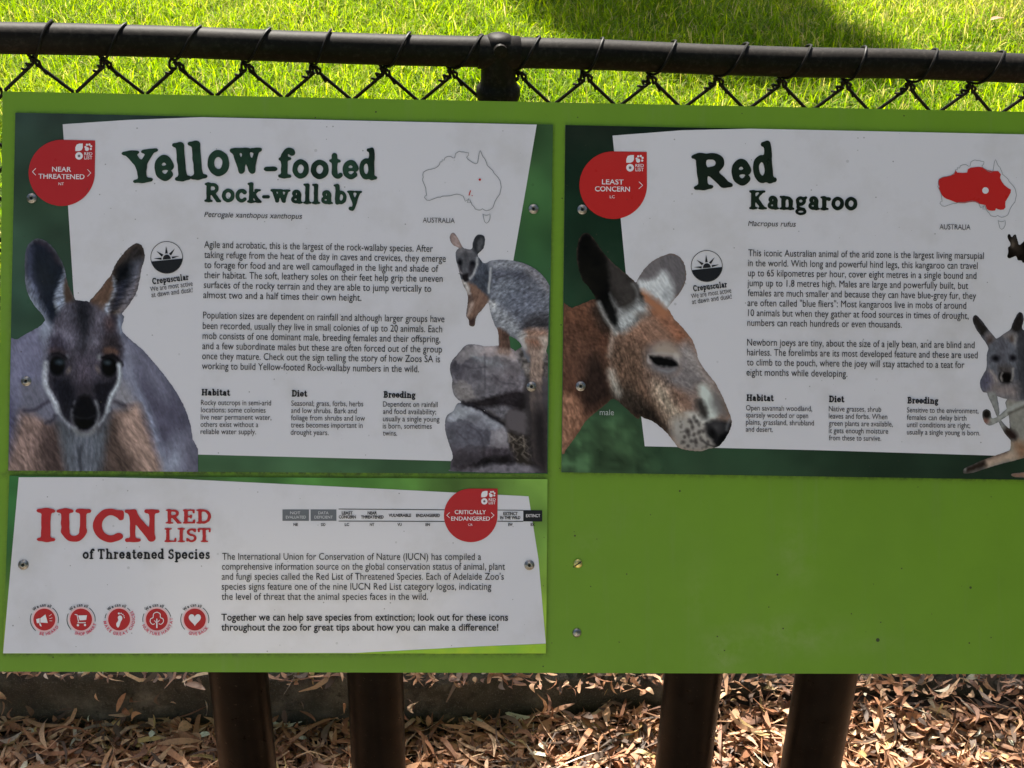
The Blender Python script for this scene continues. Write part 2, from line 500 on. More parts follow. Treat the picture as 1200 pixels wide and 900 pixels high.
def sans_lines(P, name, lines, cap, w, mat, xh=None, offset=0.0, slant=0.0, parent=None, **kw):
    """lines: (text, left x, left baseline y, right x, right baseline y); cap and xh in px"""
    xh = xh or cap*.74
    vs, fs, n = [], [], 0
    for text, xl, yl, xr, yr in lines:
        v, f = sans(text, offset)
        x0, x1 = v[:, 0].min(), v[:, 0].max()
        t = (v[:, 0]-x0)/(x1-x0)
        y = v[:, 1]
        Y = np.where(y <= 0, y*xh/XHT, np.where(y <= XHT, y*xh/XHT, xh+(y-XHT)*(cap-xh)/(CAPH-XHT)))
        L = math.hypot(xr-xl, yr-yl); ex, ey = (xr-xl)/L, (yr-yl)/L
        px = xl+t*L*ex+Y*ey+slant*Y*ex; py = yl+t*L*ey-Y*ex
        vs.append(P.xyz(px, py, w)); fs += [tuple(i+n for i in q) for q in f]; n += len(v)
    me = mesh_np(name, np.concatenate(vs), fs, mat)
    fix_up(me)
    return P.put(name, me, parent=parent, **kw)

def arc_text(P, name, text, cx, cy, r, a0, a1, cap, w, mat, offset=.02, inward=False, parent=None):
    """letters round a circle, from angle a0 to a1 (degrees, 0 = right, 90 = up); inward: read along the bottom"""
    adv = []
    for ch in text:
        if ch == ' ': adv.append((None, None, .3)); continue
        v, f = sans(ch, offset); adv.append((v, f, (v[:, 0].max()-v[:, 0].min())+.1))
    tot = sum(a[2] for a in adv); pen = 0; vs, fs, n = [], [], 0
    for v, f, ad in adv:
        ang = math.radians(a0+(a1-a0)*(pen+ad/2)/tot)
        if v is not None:
            x = (v[:, 0]-(v[:, 0].min()+v[:, 0].max())/2)/CAPH*cap; y = v[:, 1]/CAPH*cap
            x = x*min(1.0, abs(math.radians(a1-a0))*r/(tot/CAPH*cap))
            if inward: ux, uy = -math.sin(ang), math.cos(ang); ox, oy = -math.cos(ang), -math.sin(ang); rr = r
            else: ux, uy = math.sin(ang), -math.cos(ang); ox, oy = math.cos(ang), math.sin(ang); rr = r
            bx, by = cx+rr*math.cos(ang), -(cy)+rr*math.sin(ang)
            gx = bx+x*ux+y*ox; gy = by+x*uy+y*oy
            vs.append(P.xyz(gx, -gy, w)); fs += [tuple(i+n for i in q) for q in f]; n += len(v)
        pen += ad
    me = mesh_np(name, np.concatenate(vs), fs, mat); fix_up(me)
    return P.put(name, me, parent=parent)

# ------------------------------------------------------------------ printed shapes
def ring(cx, cy, r0, r1, a0=0, a1=360, n=48):
    o = [(cx+r1*math.cos(math.radians(a0+(a1-a0)*i/n)), cy-r1*math.sin(math.radians(a0+(a1-a0)*i/n))) for i in range(n+1)]
    i_ = [(cx+r0*math.cos(math.radians(a0+(a1-a0)*i/n)), cy-r0*math.sin(math.radians(a0+(a1-a0)*i/n))) for i in range(n, -1, -1)]
    return o+i_
def disc(cx, cy, r, n=40): return [(cx+r*math.cos(2*math.pi*i/n), cy-r*math.sin(2*math.pi*i/n)) for i in range(n)]
SPLIT = {'arrow', 'scale_line', 'icon_arc', 'scale_box'}
def shapes(P, name, polys, w, mat, parent=None, **kw):
    """several flat polygons as one printed motif (they must not overlap)"""
    if name in SPLIT and len(polys) > 1:
        return [shapes(P, name, [q], w, mat, parent, **kw) for q in polys][0]
    bm = bmesh.new()
    for pp in polys:
        b2 = bmesh.new()
        pts = P.xyz([p[0] for p in pp], [p[1] for p in pp], w)
        vs = [b2.verts.new(p) for p in pts]
        es = [b2.edges.new((vs[i], vs[(i+1) % len(vs)])) for i in range(len(vs))]
        bmesh.ops.triangle_fill(b2, edges=es, use_beauty=True, normal=(0, 0, 1))
        b2.normal_update()
        for f in b2.faces:
            if f.normal.z < 0: f.normal_flip()
        t = bpy.data.meshes.new('t'); b2.to_mesh(t); b2.free(); bm.from_mesh(t); bpy.data.meshes.remove(t)
    me = bpy.data.meshes.new(name); bm.to_mesh(me); bm.free(); me.materials.append(mat)
    return P.put(name, me, parent=parent, **kw)
def stroke_poly(pts, wd, closed=False):
    """quads along a line"""
    out = []
    n = len(pts)
    for i in range(n if closed else n-1):
        a, b = pts[i], pts[(i+1) % n]
        dx, dy = b[0]-a[0], b[1]-a[1]; L = math.hypot(dx, dy)
        if L < 1e-6: continue
        nx, ny = -dy/L*wd/2, dx/L*wd/2
        out.append([(a[0]+nx, a[1]+ny), (b[0]+nx, b[1]+ny), (b[0]-nx, b[1]-ny), (a[0]-nx, a[1]-ny)])
    return out
def line_motif(P, name, pts, wd, w, mat, closed=False, parent=None):
    """a mitred ribbon along a line"""
    p = np.array(pts, float); n = len(p)
    nx = np.zeros_like(p)
    for i in range(n):
        a = p[i-1] if (i > 0 or closed) else p[i]; b = p[(i+1) % n] if (i < n-1 or closed) else p[i]
        d = b-a; L = np.hypot(*d) or 1; nx[i] = (-d[1]/L*wd/2, d[0]/L*wd/2)
    A = p+nx; B = p-nx
    vs = P.xyz(np.r_[A[:, 0], B[:, 0]], np.r_[A[:, 1], B[:, 1]], w)
    fs = [(i, (i+1) % n, n+(i+1) % n, n+i) for i in range(n if closed else n-1)]
    me = mesh_np(name, vs, fs, mat); fix_up(me)
    return P.put(name, me, parent=parent)

# ------------------------------------------------------------------ painted photographs on the panels
class Paint:
    """a little numpy painter: colours are those seen in the photograph (0-255), positions its pixels"""
    def __init__(s, x0, y0, x1, y1, step=1.0, base=(80, 80, 80), seed=1):
        s.x = np.arange(x0, x1+step, step); s.y = np.arange(y0, y1+step, step); s.step = step
        s.X, s.Y = np.meshgrid(s.x, s.y); s.seed = seed
        s.c = np.zeros(s.X.shape+(3,)); s.c[:] = base
        wx = (vnoise(s.X/3.1, s.Y/3.1, seed+50)-.5)*2; wy = (vnoise(s.X/3.1, s.Y/3.1, seed+60)-.5)*2
        s.WX = s.X+wx; s.WY = s.Y+wy
    def _mix(s, m, col, a):
        m = np.clip(m, 0, 1)*a
        s.c = s.c*(1-m[..., None])+np.array(col, float)*m[..., None]
    def poly(s, pts, col, soft=2.0, a=1.0, smooth=True, warp=1.0):
        p = catmull(pts, 4) if smooth else np.array(pts, float)
        X = s.X+(s.WX-s.X)*warp; Y = s.Y+(s.WY-s.Y)*warp
        d = poly_sd(X, Y, p)
        s._mix(d/max(soft, .01)*.5+.5, col, a); return s
    def ell(s, cx, cy, rx, ry, col, soft=2.0, a=1.0, rot=0):
        t = math.radians(rot); dx = s.X-cx; dy = s.Y-cy
        u = (dx*math.cos(t)+dy*math.sin(t))/rx; v = (-dx*math.sin(t)+dy*math.cos(t))/ry
        d = (1-np.hypot(u, v))*min(rx, ry)
        s._mix(d/max(soft, .01)*.5+.5, col, a); return s
    def line(s, pts, wd, col, soft=1.5, a=1.0, smooth=True):
        p = catmull(pts, 5, False) if smooth and len(pts) > 2 else np.array(pts, float)
        d = wd/2-seg_dist(s.WX*.5+s.X*.5, s.WY*.5+s.Y*.5, p)
        s._mix(d/soft*.5+.5, col, a); return s
    def fur(s, ang, L, W, amp, pts=None, seed=0, soft=3):
        """streaks along ang (degrees, 0 = right, 90 = down)"""
        t = math.radians(ang)
        bend = (fbm(s.X, s.Y, 26, s.seed+seed+5, 2)-.5)*7
        u = s.X*math.cos(t)+s.Y*math.sin(t); v = -s.X*math.sin(t)+s.Y*math.cos(t)+bend
        n = vnoise(u/L, v/W, s.seed+seed)*.6+vnoise(u/L*2.1, v/W*2.1, s.seed+seed+9)*.4
        n = (n-.5)*2*amp
        if pts is not None:
            m = np.clip(poly_sd(s.X, s.Y, catmull(pts, 4))/soft*.5+.5, 0, 1); n = n*m
        s.c = s.c*(1+n[..., None]); return s
    def tex(s, size, amp, pts=None, seed=0, o=4, soft=3):
        n = (fbm(s.X, s.Y, size, s.seed+seed+31, o)-.5)*2*amp
        if pts is not None:
            m = np.clip(poly_sd(s.X, s.Y, catmull(pts, 4))/soft*.5+.5, 0, 1); n = n*m
        s.c = s.c*(1+n[..., None]); return s
    def mesh(s, P, name, outline, w, mat, parent=None, fray=.8, objname=None, clip=None, sat=.95, gam=1.2, mul=.99, **kw):
        """outline: list of polygons (union), clip: a sharp polygon the result stays inside"""
        Fd = np.full(s.X.shape, -1e9)
        for o in outline:
            Fd = np.maximum(Fd, poly_sd(s.X, s.Y, catmull(o, 4)))
        Fd = Fd+(vnoise(s.X/1.7, s.Y/1.7, s.seed+77)-.5)*fray
        if clip is not None: Fd = np.minimum(Fd, poly_sd(s.X, s.Y, np.array(clip, float)))
        v, f = field_mesh(Fd, s.X, s.Y)
        ci = np.clip(v[:, 0], 0, s.X.shape[1]-1.001); ri = np.clip(v[:, 1], 0, s.X.shape[0]-1.001)
        c0, r0 = ci.astype(int), ri.astype(int); fc, fr = (ci-c0)[:, None], (ri-r0)[:, None]
        col = (s.c[r0, c0]*(1-fc)+s.c[r0, c0+1]*fc)*(1-fr)+(s.c[r0+1, c0]*(1-fc)+s.c[r0+1, c0+1]*fc)*fr
        g = col.mean(1, keepdims=True); col = g+(col-g)*sat
        col = 255*(np.clip(col, 0, 255)/255)**gam*mul
        pts = P.xyz(s.x[0]+v[:, 0]*s.step, s.y[0]+v[:, 1]*s.step, w)
        me = mesh_np(name, pts, f, mat, np.maximum(alb(col)-.004, .0015))
        fix_up(me)
        return P.put(objname or name, me, parent=parent, **kw)
def Z(ox, oy, k, pts): return [(ox+x/k, oy+y/k) for x, y in pts]

# ------------------------------------------------------------------ print materials
def dark_print(name, seen, seen2=None, rough=.32, dirt=False):
    return print_mat(name, alb(seen), colour2=None if seen2 is None else alb(seen2), dirt=dirt, rough=rough)
M_WHITE = print_mat('white_vinyl', (.745, .725, .77), rough=.13, spec=.5)
M_PHOTO = print_mat('printed_photo', attr=True, rough=.34, spec=.08)
M_BLACK = dark_print('black_ink', (22, 23, 26))
M_TEXT = dark_print('text_ink', (12, 12, 14))
M_GREENINK = dark_print('dark_green_ink', (14, 25, 19), (28, 48, 36))
M_BLACKINK = dark_print('blackish_green_ink', (10, 15, 12), (18, 28, 20))
M_RED = print_mat('red_print', alb((131, 30, 33)), dirt=True, rough=.32)
M_RED2 = print_mat('red_print_bright', alb((138, 28, 27)), dirt=True, rough=.32)
M_BADGEINK = dark_print('pale_ink', (178, 165, 168))
M_GREYBOX = dark_print('grey_box_print', (78, 80, 84))
M_MAPLINE = dark_print('map_line_ink', (92, 94, 98))
M_LIME = dark_print('lime_print', (128, 150, 40), (100, 140, 45))
M_PINK = dark_print('pale_pink_print', (170, 140, 142))
M_CRIMSON = dark_print('crimson_ink', (150, 62, 78))
M_STEEL, nt, p = nmat('stainless_steel')
p.inputs['Base Color'].default_value = (.55, .53, .48, 1); p.inputs['Metallic'].default_value = 1; p.inputs['Roughness'].default_value = .32
nt.links.new(ramp(nt, noise(nt, 500, 3), [(.3, (.16, .15, .13)), (.7, (.42, .40, .36))]), p.inputs['Base Color'])
M_BRASS, nt, p = nmat('brass')
p.inputs['Metallic'].default_value = 1; p.inputs['Roughness'].default_value = .35
nt.links.new(ramp(nt, noise(nt, 600, 3), [(.3, (.50, .40, .12)), (.7, (.85, .74, .28))]), p.inputs['Base Color'])
M_HOLE = simple('dark_socket', (.01, .01, .01), (.02, .018, .015), 200, .6, bmp=0)
M_PLATE = simple('panel_edge', (.10, .13, .10), (.16, .18, .15), 40, .5, bmp=0)

def screw(P, px, py, w, name='screw', r=.0056, kind='hex'):
    q = uv(px, py, w)-P.c
    Mx = Matrix.Translation((q[0], q[1], w)) @ Matrix.Rotation(random.random()*6, 4, 'Z')
    b = MB(); k = r/.0056
    b.lathe([(.0056*k, 0), (.0056*k, .0007), (.0050*k, .0012), (.0042*k, .0014), (.0038*k, .0022), (.0030*k, .0028), (.0021*k, .0030), (.0019*k, .0029), (.0018*k, .0012), (0.0001, .0012)], Mx)
    o = P.put(name, b.mesh('screw', M_STEEL, angle=50))
    s = MB(); s.lathe([(.00175*k, .00135), (.0012*k, .00132), (.00005, .0013)], Mx, 6)
    link('socket', s.mesh('socket', M_HOLE), parent=o)
    return o

def plate(P, corners, name='backing_plate', mat=None):
    q = [uv(x, y, W_PLATE)-P.c for x, y in corners]
    b = MB(); n = len(q)
    b.add([(a[0], a[1], .0004) for a in q]+[(a[0], a[1], W_PLATE-.0006) for a in q]+[(a[0]*.9995, a[1]*.9995, W_PLATE-.0003) for a in q],
          [tuple(range(2*n, 3*n)), tuple(range(n-1, -1, -1))]+[(i, (i+1) % n, n+(i+1) % n, n+i) for i in range(n)]+[(n+i, n+(i+1) % n, 2*n+(i+1) % n, 2*n+i) for i in range(n)])
    return P.put(name, b.mesh('plate', mat or M_PLATE, smooth=False))

def bar_text(P, name, lst, cap, w, mat, offset=.02, parent=None, **kw):
    return sans_lines(P, name, lst, cap, w, mat, offset=offset, parent=parent, **kw)

def drop(cx, cy, r, tr):        # circle with a square corner at the upper right
    pts = [(cx+r*math.cos(math.radians(a)), cy-r*math.sin(math.radians(a))) for a in range(90, 361, 6)]
    return pts+[tr]

def badge(P, cx, cy, r, corner, mat, rows, code, arrows, sy, skew=0, cap=5.5, ccap=3.2):
    b = flat_poly(P, 'category_badge', drop(cx, cy, r, corner), W_BADGE, mat)
    bar_text(P, 'badge_lettering', rows, cap, W_TEXT, M_BADGEINK, .012, parent=b)
    bar_text(P, 'badge_code', [code], ccap, W_TEXT, M_BADGEINK, .004, parent=b)
    ar = []
    for x0, x1, y0, y1, s in arrows:
        ym = (y0+y1)/2
        tip, base = (x0, x1) if s < 0 else (x1, x0)
        e = .7 if s < 0 else -.7
        ar.append([(base+e, y0-.3), (base, y0-.5), (tip-e*.0, ym), (base, y1+.5), (base+e, y1+.3), (tip+e*1.3, ym)])
    # slightly separate the two arms so that they do not overlap
    shapes(P, 'arrow', ar, W_TEXT, M_BADGEINK, parent=b)
    x, y, k = sy                                      # symbols: leaf, paw, disc, words
    k_ = k
    shapes(P, 'leaf_symbol', [[(x-k_*1.0, y+k_), (x-k_*.98, y), (x-k_*.6, y-k_*.75), (x+k_*.1, y-k_), (x+k_, y-k_), (x+k_, y+k_*.1), (x+k_*.75, y+k_*.7), (x+k_*.1, y+k_)]], W_TEXT, M_BADGEINK, parent=b)
    X2 = x+k_*2.45
    paw = [disc(X2-k_*.35, y+k_*.45, k_*.55, 12)]
    for a in (175, 120, 70, 20, -35): paw.append(disc(X2+k_*.05+k_*.78*math.cos(math.radians(a)), y-k_*.78*math.sin(math.radians(a)), k_*.31, 8))
    shapes(P, 'paw_symbol', paw, W_TEXT, M_BADGEINK, parent=b)
    shapes(P, 'eye_symbol', [ring(x, y+k_*2.3, k_*.36, k_, n=24)], W_TEXT, M_BADGEINK, parent=b)
    shapes(P, 'eye_dot', [disc(x, y+k_*2.3, k_*.3, 12)], W_TEXT, M_GREYBOX, parent=b)
    bar_text(P, 'list_lettering', [('RED', X2-k_*1.05, y+k_*2.15, X2+k_*1.1, y+k_*2.15), ('LIST', X2-k_*1.05, y+k_*3.2, X2+k_*1.1, y+k_*3.2)], k_*.82, W_TEXT, M_BADGEINK, .01, parent=b)
    return b

def sun_icon(P, cx, cy, r, tilt=-5.5):
    shapes(P, 'icon_ring', [ring(cx, cy, r-.7, r, n=64)], W_BADGE, M_BLACK)
    t = math.radians(-tilt)
    def R(x, y): return (cx+x*math.cos(t)+y*math.sin(t), cy-x*math.sin(t)+y*math.cos(t))
    h = r*.16
    a0 = math.degrees(math.asin(-h/(r-.5)))
    low = []
    for i in range(41):
        a = math.radians(180-a0 + (180+2*a0)*i/40)
        low.append(R((r-.75)*math.cos(a), -(r-.75)*math.sin(a)))
    parts = [low]
    s = r*.25; base = h-.9
    parts.append([R(s*math.cos(math.radians(a)), base-s*math.sin(math.radians(a))*1.15) for a in range(0, 181, 15)])
    for a, ln in ((8, .8), (47, .82), (88, .80), (137, .82), (172, .82)):
        c_, s_ = math.cos(math.radians(a)), math.sin(math.radians(a))
        bx, by = s*1.3*c_, base-s*1.3*s_*1.1
        wq = r*.085
        up = min(0, 0)
        parts.append([R(bx-wq*s_, min(by-wq*c_, base)), R(r*ln*c_, base-r*ln*s_-.3), R(bx+wq*s_, min(by+wq*c_, base-.1))])
    shapes(P, 'sunrise_icon', parts, W_BADGE, M_BLACK)

AUS = [(193,408),(197,392),(215,380),(232,375),(250,372),(272,366),(290,355),(300,342),(305,325),(315,326),(318,312),(330,315),(335,300),(350,292),(372,291),(385,300),(397,300),(403,272),(415,264),(428,258),(440,262),(455,262),(470,266),(487,268),(485,283),(473,297),(480,308),(495,318),(512,330),(530,338),(540,334),(545,325),(549,300),(552,280),(556,262),(560,252),(566,264),(572,280),(580,296),(588,302),(600,330),(606,350),(620,362),(640,380),(650,400),(665,415),(678,430),(688,448),(692,470),(695,488),(690,510),(686,532),(665,560),(655,578),(648,600),(640,620),(622,632),(600,638),(588,634),(575,625),(562,634),(545,633),(530,628),(520,612),(508,600),(500,580),(494,566),(500,585),(478,586),(488,560),(476,572),(465,577),(452,545),(432,536),(410,532),(390,536),(370,542),(345,544),(320,545),(305,552),(290,552),(262,562),(235,573),(218,570),(203,553),(210,541),(218,540),(214,515),(213,495),(204,472),(190,440),(196,424)]
TAS = [(577,657),(584,664),(598,667),(612,665),(622,657),(624,675),(622,692),(612,710),(600,718),(588,708),(584,690),(580,672)]

# ================================================================== THE SIGN
# ---- board
BRD = [(3, 107), (1262, 132.3), (1258, 790.2), (-4, 787)]
BP = Panel('sign_board', 630, 450, 'large lime green board on four brown posts that carries the three printed panels', 'sign board')
PANEL_PX = {'wal': [(18, 132), (648, 146), (642, 555.5), (9.5, 551.5)],
            'kan': [(662.5, 146.5), (1251, 158.5), (1245, 563), (658, 553.5)],
            'iuc': [(11, 557.5), (641.5, 561.5), (640, 766), (3.2, 766)]}
m, nt, p = nmat('green_board_paint')
a = N(nt, 'ShaderNodeVertexColor', layer_name='Col')
sep = N(nt, 'ShaderNodeSeparateColor'); nt.links.new(a.outputs['Color'], sep.inputs[0])
g = ramp(nt, noise(nt, 6, 5), [(.3, (.155, .305, .016)), (.7, (.185, .355, .022))])
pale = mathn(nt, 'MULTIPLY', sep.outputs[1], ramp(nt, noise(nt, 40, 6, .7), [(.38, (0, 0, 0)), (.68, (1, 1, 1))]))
g = mix(nt, mathn(nt, 'MULTIPLY', pale, .6), g, (.34, .40, .16))  # pale sheen is mixed into the base colour
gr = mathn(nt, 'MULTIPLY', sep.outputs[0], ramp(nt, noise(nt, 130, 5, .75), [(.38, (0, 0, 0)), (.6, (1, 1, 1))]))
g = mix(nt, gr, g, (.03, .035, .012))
tcb = N(nt, 'ShaderNodeTexCoord'); mp = N(nt, 'ShaderNodeMapping'); mp.inputs['Scale'].default_value = (70, 5, 1); nt.links.new(tcb.outputs['Object'], mp.inputs['Vector'])
drip = ramp(nt, noise(nt, 1.0, 5, .6, vec=mp.outputs[0]), [(.56, (0, 0, 0)), (.74, (1, 1, 1))])
g = mix(nt, mathn(nt, 'MULTIPLY', drip, .22), g, (.22, .32, .10))
cl = ramp(nt, noise(nt, 3.2, 4, .6), [(.35, (0, 0, 0)), (.7, (1, 1, 1))])
g = mix(nt, mathn(nt, 'MULTIPLY', cl, .35), g, (.12, .24, .018))
g = add_specks(nt, g, 50, .0022, .34, (.04, .05, .02))
g = add_specks(nt, g, 120, .0011, .25, (.05, .05, .02))
nt.links.new(g, p.inputs['Base Color'])
nt.links.new(ramp(nt, noise(nt, 14, 5), [(.3, (.36,)*3), (.7, (.5,)*3)]), p.inputs['Roughness'])
p.inputs['Specular IOR Level'].default_value = .35
bump(nt, p, noise(nt, 260, 3), .08, .0006)
M_BOARD = m
# front sheet as a grid carrying the grime mask and the painted sheen mask
nx, ny = 300, 165
s_, t_ = np.meshgrid(np.linspace(0, 1, nx), np.linspace(0, 1, ny))
c4 = np.array(BRD, float)
PX = (c4[0, 0]*(1-s_)+c4[1, 0]*s_)*(1-t_)+(c4[3, 0]*(1-s_)+c4[2, 0]*s_)*t_
PY = (c4[0, 1]*(1-s_)+c4[1, 1]*s_)*(1-t_)+(c4[3, 1]*(1-s_)+c4[2, 1]*s_)*t_
pts = BP.xyz(PX.ravel(), PY.ravel(), 0.0)
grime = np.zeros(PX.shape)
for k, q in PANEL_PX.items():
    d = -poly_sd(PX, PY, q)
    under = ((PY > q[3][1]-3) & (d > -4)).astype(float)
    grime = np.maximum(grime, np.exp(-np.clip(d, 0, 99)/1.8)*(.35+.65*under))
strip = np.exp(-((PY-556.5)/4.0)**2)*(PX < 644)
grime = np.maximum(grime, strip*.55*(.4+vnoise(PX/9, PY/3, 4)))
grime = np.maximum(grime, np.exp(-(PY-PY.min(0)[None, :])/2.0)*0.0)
painted_sheen = np.zeros(PX.shape)  # cloudy pale patches of glare, painted into the board colour
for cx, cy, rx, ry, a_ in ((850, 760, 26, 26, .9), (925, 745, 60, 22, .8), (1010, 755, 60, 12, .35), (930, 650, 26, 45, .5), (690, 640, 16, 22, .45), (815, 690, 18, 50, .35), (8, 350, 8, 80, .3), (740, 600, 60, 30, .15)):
    painted_sheen = np.maximum(painted_sheen, a_*np.exp(-((PX-cx)/rx)**2-((PY-cy)/ry)**2))
cols = np.stack([grime.ravel(), painted_sheen.ravel(), np.zeros(grime.size)], 1)
ii = np.arange(nx*ny).reshape(ny, nx)
fq = np.stack([ii[:-1, :-1], ii[1:, :-1], ii[1:, 1:], ii[:-1, 1:]], -1).reshape(-1, 4)
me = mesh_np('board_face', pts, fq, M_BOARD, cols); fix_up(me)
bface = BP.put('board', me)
# the body behind the face: a 12 mm sheet with folded edges
q = [uv(x, y, 0)-BP.c for x, y in BRD]
b = MB(); b.add([(v[0], v[1], 0) for v in q]+[(v[0], v[1], -.012) for v in q], [(4, 5, 6, 7)]+[(i, 4+i, 4+(i+1) % 4, (i+1) % 4) for i in range(4)])
M_EDGE = simple('green_board_edge', (.12, .25, .03), (.16, .31, .05), 30, .5)
BP.put('board_edge', b.mesh('board_edge', M_EDGE, smooth=False))
# posts under the board
M_POST, nt, p = nmat('brown_powdercoat')
nt.links.new(ramp(nt, noise(nt, 40, 6), [(.3, (.004, .003, .0025)), (.7, (.009, .007, .0055))]), p.inputs['Base Color'])
nt.links.new(ramp(nt, noise(nt, 60, 5), [(.3, (.26,)*3), (.7, (.42,)*3)]), p.inputs['Roughness'])
p.inputs['Specular IOR Level'].default_value = .07
sc = ramp(nt, noise(nt, 170, 6, .8), [(.62, (0, 0, 0)), (.68, (1, 1, 1))])
lk = p.inputs['Base Color'].links[0].from_socket
nt.links.new(mix(nt, mathn(nt, 'MULTIPLY', sc, .6), lk, (.09, .07, .05)), p.inputs['Base Color'])
bump(nt, p, noise(nt, 350, 3), .12, .0005)
def on_plane_y(px, py, Y):
    d = ray(px, py); return CAM+d*(Y/d.y)
for px_, Y, wpx in ((279.5, 1.345, 70), (439.7, 1.345, 67), (812.5, 1.345, 69), (968.5, 1.335, 73)):
    A = on_plane_y(px_, 790, Y)
    dep = (A-CAM).dot(RCAM @ Vector((0, 0, -1)))
    r = wpx/2/F*dep*.985
    zt = (ORG + H*((A.x-ORG.x)/H.x) - NRM*(.016)).z
    # height at which the vertical axis meets the board's back
    n = NRM; k = ((ORG-NRM*.014)-Vector((A.x, Y, 0))).dot(n)/n.z
    top = k-r*1.05/abs(n.z)*math.hypot(n.x, n.y)*1.0
    b = MB(); b.tube([(A.x, Y, -.3), (A.x, Y, 0), (A.x, Y, .2), (A.x, Y, top-.004), (A.x, Y, top)], [r, r, r, r, r*.9], 32)
    me = b.mesh('post', M_POST)
    o = link('post', me, parent=BP.o); o.matrix_parent_inverse = BP.o.matrix_world.inverted()
    # bracket from the post to the back of the board
    b = MB(); P0 = Vector((A.x, Y, top-.03)); t0 = P0-NRM*0
    foot = P0+NRM*(((ORG-NRM*.0125)-P0).dot(NRM))
    b.tube([P0, foot], [.016, .016], 10)
    o2 = link('bracket', b.mesh('bracket', M_POST), parent=BP.o); o2.matrix_parent_inverse = BP.o.matrix_world.inverted()

def board_screw(px, py, mat, slot):
    q = uv(px, py, 0)-BP.c
    Mx = Matrix.Translation((q[0], q[1], .0002))
    b = MB(); b.lathe([(.0050, 0), (.0049, .0006), (.0042, .0015), (.0028, .0022), (.001, .0025), (.0001, .0025)], Mx)
    o = BP.put('screw', b.mesh('screw', mat, angle=60), label='brass slotted screw head' if slot else 'silver domed screw head')
    if slot:
        s = MB(); s.box((-.0046, -.0006, .0018), (.0046, .0006, .0027), Mx @ Matrix.Rotation(math.radians(35), 4, 'Z'))
        link('slot', s.mesh('slot', M_HOLE, smooth=False), parent=o)
board_screw(677.3, 660.5, M_BRASS, True)
board_screw(676, 741.5, M_STEEL, False)

def bg_grid(P, quad, seed, stops_fn, mat=None, step=5, name='background_print'):
    """the blurred garden backdrop printed over a whole panel"""
    c4 = np.array(quad, float)
    w_ = int((c4[1, 0]-c4[0, 0])/step)+2; h_ = int((c4[3, 1]-c4[0, 1])/step)+2
    s_, t_ = np.meshgrid(np.linspace(0, 1, w_), np.linspace(0, 1, h_))
    X = (c4[0, 0]*(1-s_)+c4[1, 0]*s_)*(1-t_)+(c4[3, 0]*(1-s_)+c4[2, 0]*s_)*t_
    Y = (c4[0, 1]*(1-s_)+c4[1, 1]*s_)*(1-t_)+(c4[3, 1]*(1-s_)+c4[2, 1]*s_)*t_
    col = stops_fn(X, Y)
    pts = P.xyz(X.ravel(), Y.ravel(), W_BG)
    ii = np.arange(w_*h_).reshape(h_, w_)
    fq = np.stack([ii[:-1, :-1], ii[1:, :-1], ii[1:, 1:], ii[:-1, 1:]], -1).reshape(-1, 4)
    me = mesh_np(name, pts, fq, mat or M_PHOTO, alb(col.reshape(-1, 3))); fix_up(me)
    return P.put(name, me)
def lerp_cols(t, cols):
    t = np.clip(t, 0, .9999)*(len(cols)-1); i = t.astype(int); f = (t-i)[..., None]
    cc = np.array(cols, float); return cc[i]*(1-f)+cc[np.minimum(i+1, len(cols)-1)]*f

# ================================================================== panel 1: rock-wallaby
WP = Panel('information_panel', 330, 345, 'white information panel headed Yellow-footed Rock-wallaby with a grey wallaby face at its lower left', 'information panel')
plate(WP, PANEL_PX['wal'])
def f1(X, Y):
    base = lerp_cols((Y-135)/420, [(34, 48, 42), (46, 66, 50), (40, 62, 50), (40, 60, 46), (50, 76, 50)])
    n = fbm(X, Y, 70, 5, 3)[..., None]
    rt = np.clip((X-560)/60, 0, 1)[..., None]
    base = base*.94+4
    base = base*(1-rt)+lerp_cols((Y-135)/420, [(44, 66, 40), (50, 82, 46), (38, 66, 42), (48, 84, 50), (44, 80, 40)])*rt
    return base*(.62+.8*n)
bg_grid(WP, PANEL_PX['wal'], 5, f1)
flat_poly(WP, 'white_field', [(73.5, 145.6), (150, 140.5), (236, 137.3), (629, 146.0), (616.5, 220), (602.5, 300), (585, 405), (566, 541.5), (527, 540.2), (229, 532.6), (104, 530.5), (95, 440), (86, 340), (79, 230)], W_WHITE, M_WHITE)

# large wallaby face
zz = lambda pts: Z(0, 260, 3, pts)
z1 = lambda pts: Z(10, 270, 7.5, pts)
z2 = lambda pts: Z(90, 270, 7.5, pts)
z3 = lambda pts: Z(40, 360, 7.5, pts)
z4 = lambda pts: Z(0, 420, 6.43, pts)
z5 = lambda pts: Z(110, 420, 6.43, pts)
pw = Paint(8, 274, 232, 556, 1.0, (74, 75, 90), 3)
body = [(8, 410), (20, 398), (35, 389), (47, 382), (55, 372), (62, 360), (140, 366), (143, 388), (167, 410), (187, 433), (207, 460), (220, 487), (226, 515), (229, 560), (8, 560)]
Lear = z1([(350, 830), (300, 745), (215, 640), (165, 540), (145, 420), (143, 260), (160, 150), (205, 95), (250, 72), (300, 82), (345, 105), (400, 160), (450, 240), (495, 340), (520, 470), (562, 560), (590, 640), (560, 760), (450, 840)])
Rear = z2([(110, 640), (150, 580), (200, 520), (260, 440), (300, 390), (350, 280), (430, 180), (480, 135), (520, 115), (555, 122), (578, 145), (597, 215), (588, 280), (570, 335), (560, 400), (545, 470), (530, 530), (500, 590), (430, 690), (370, 760), (330, 820), (200, 800)])
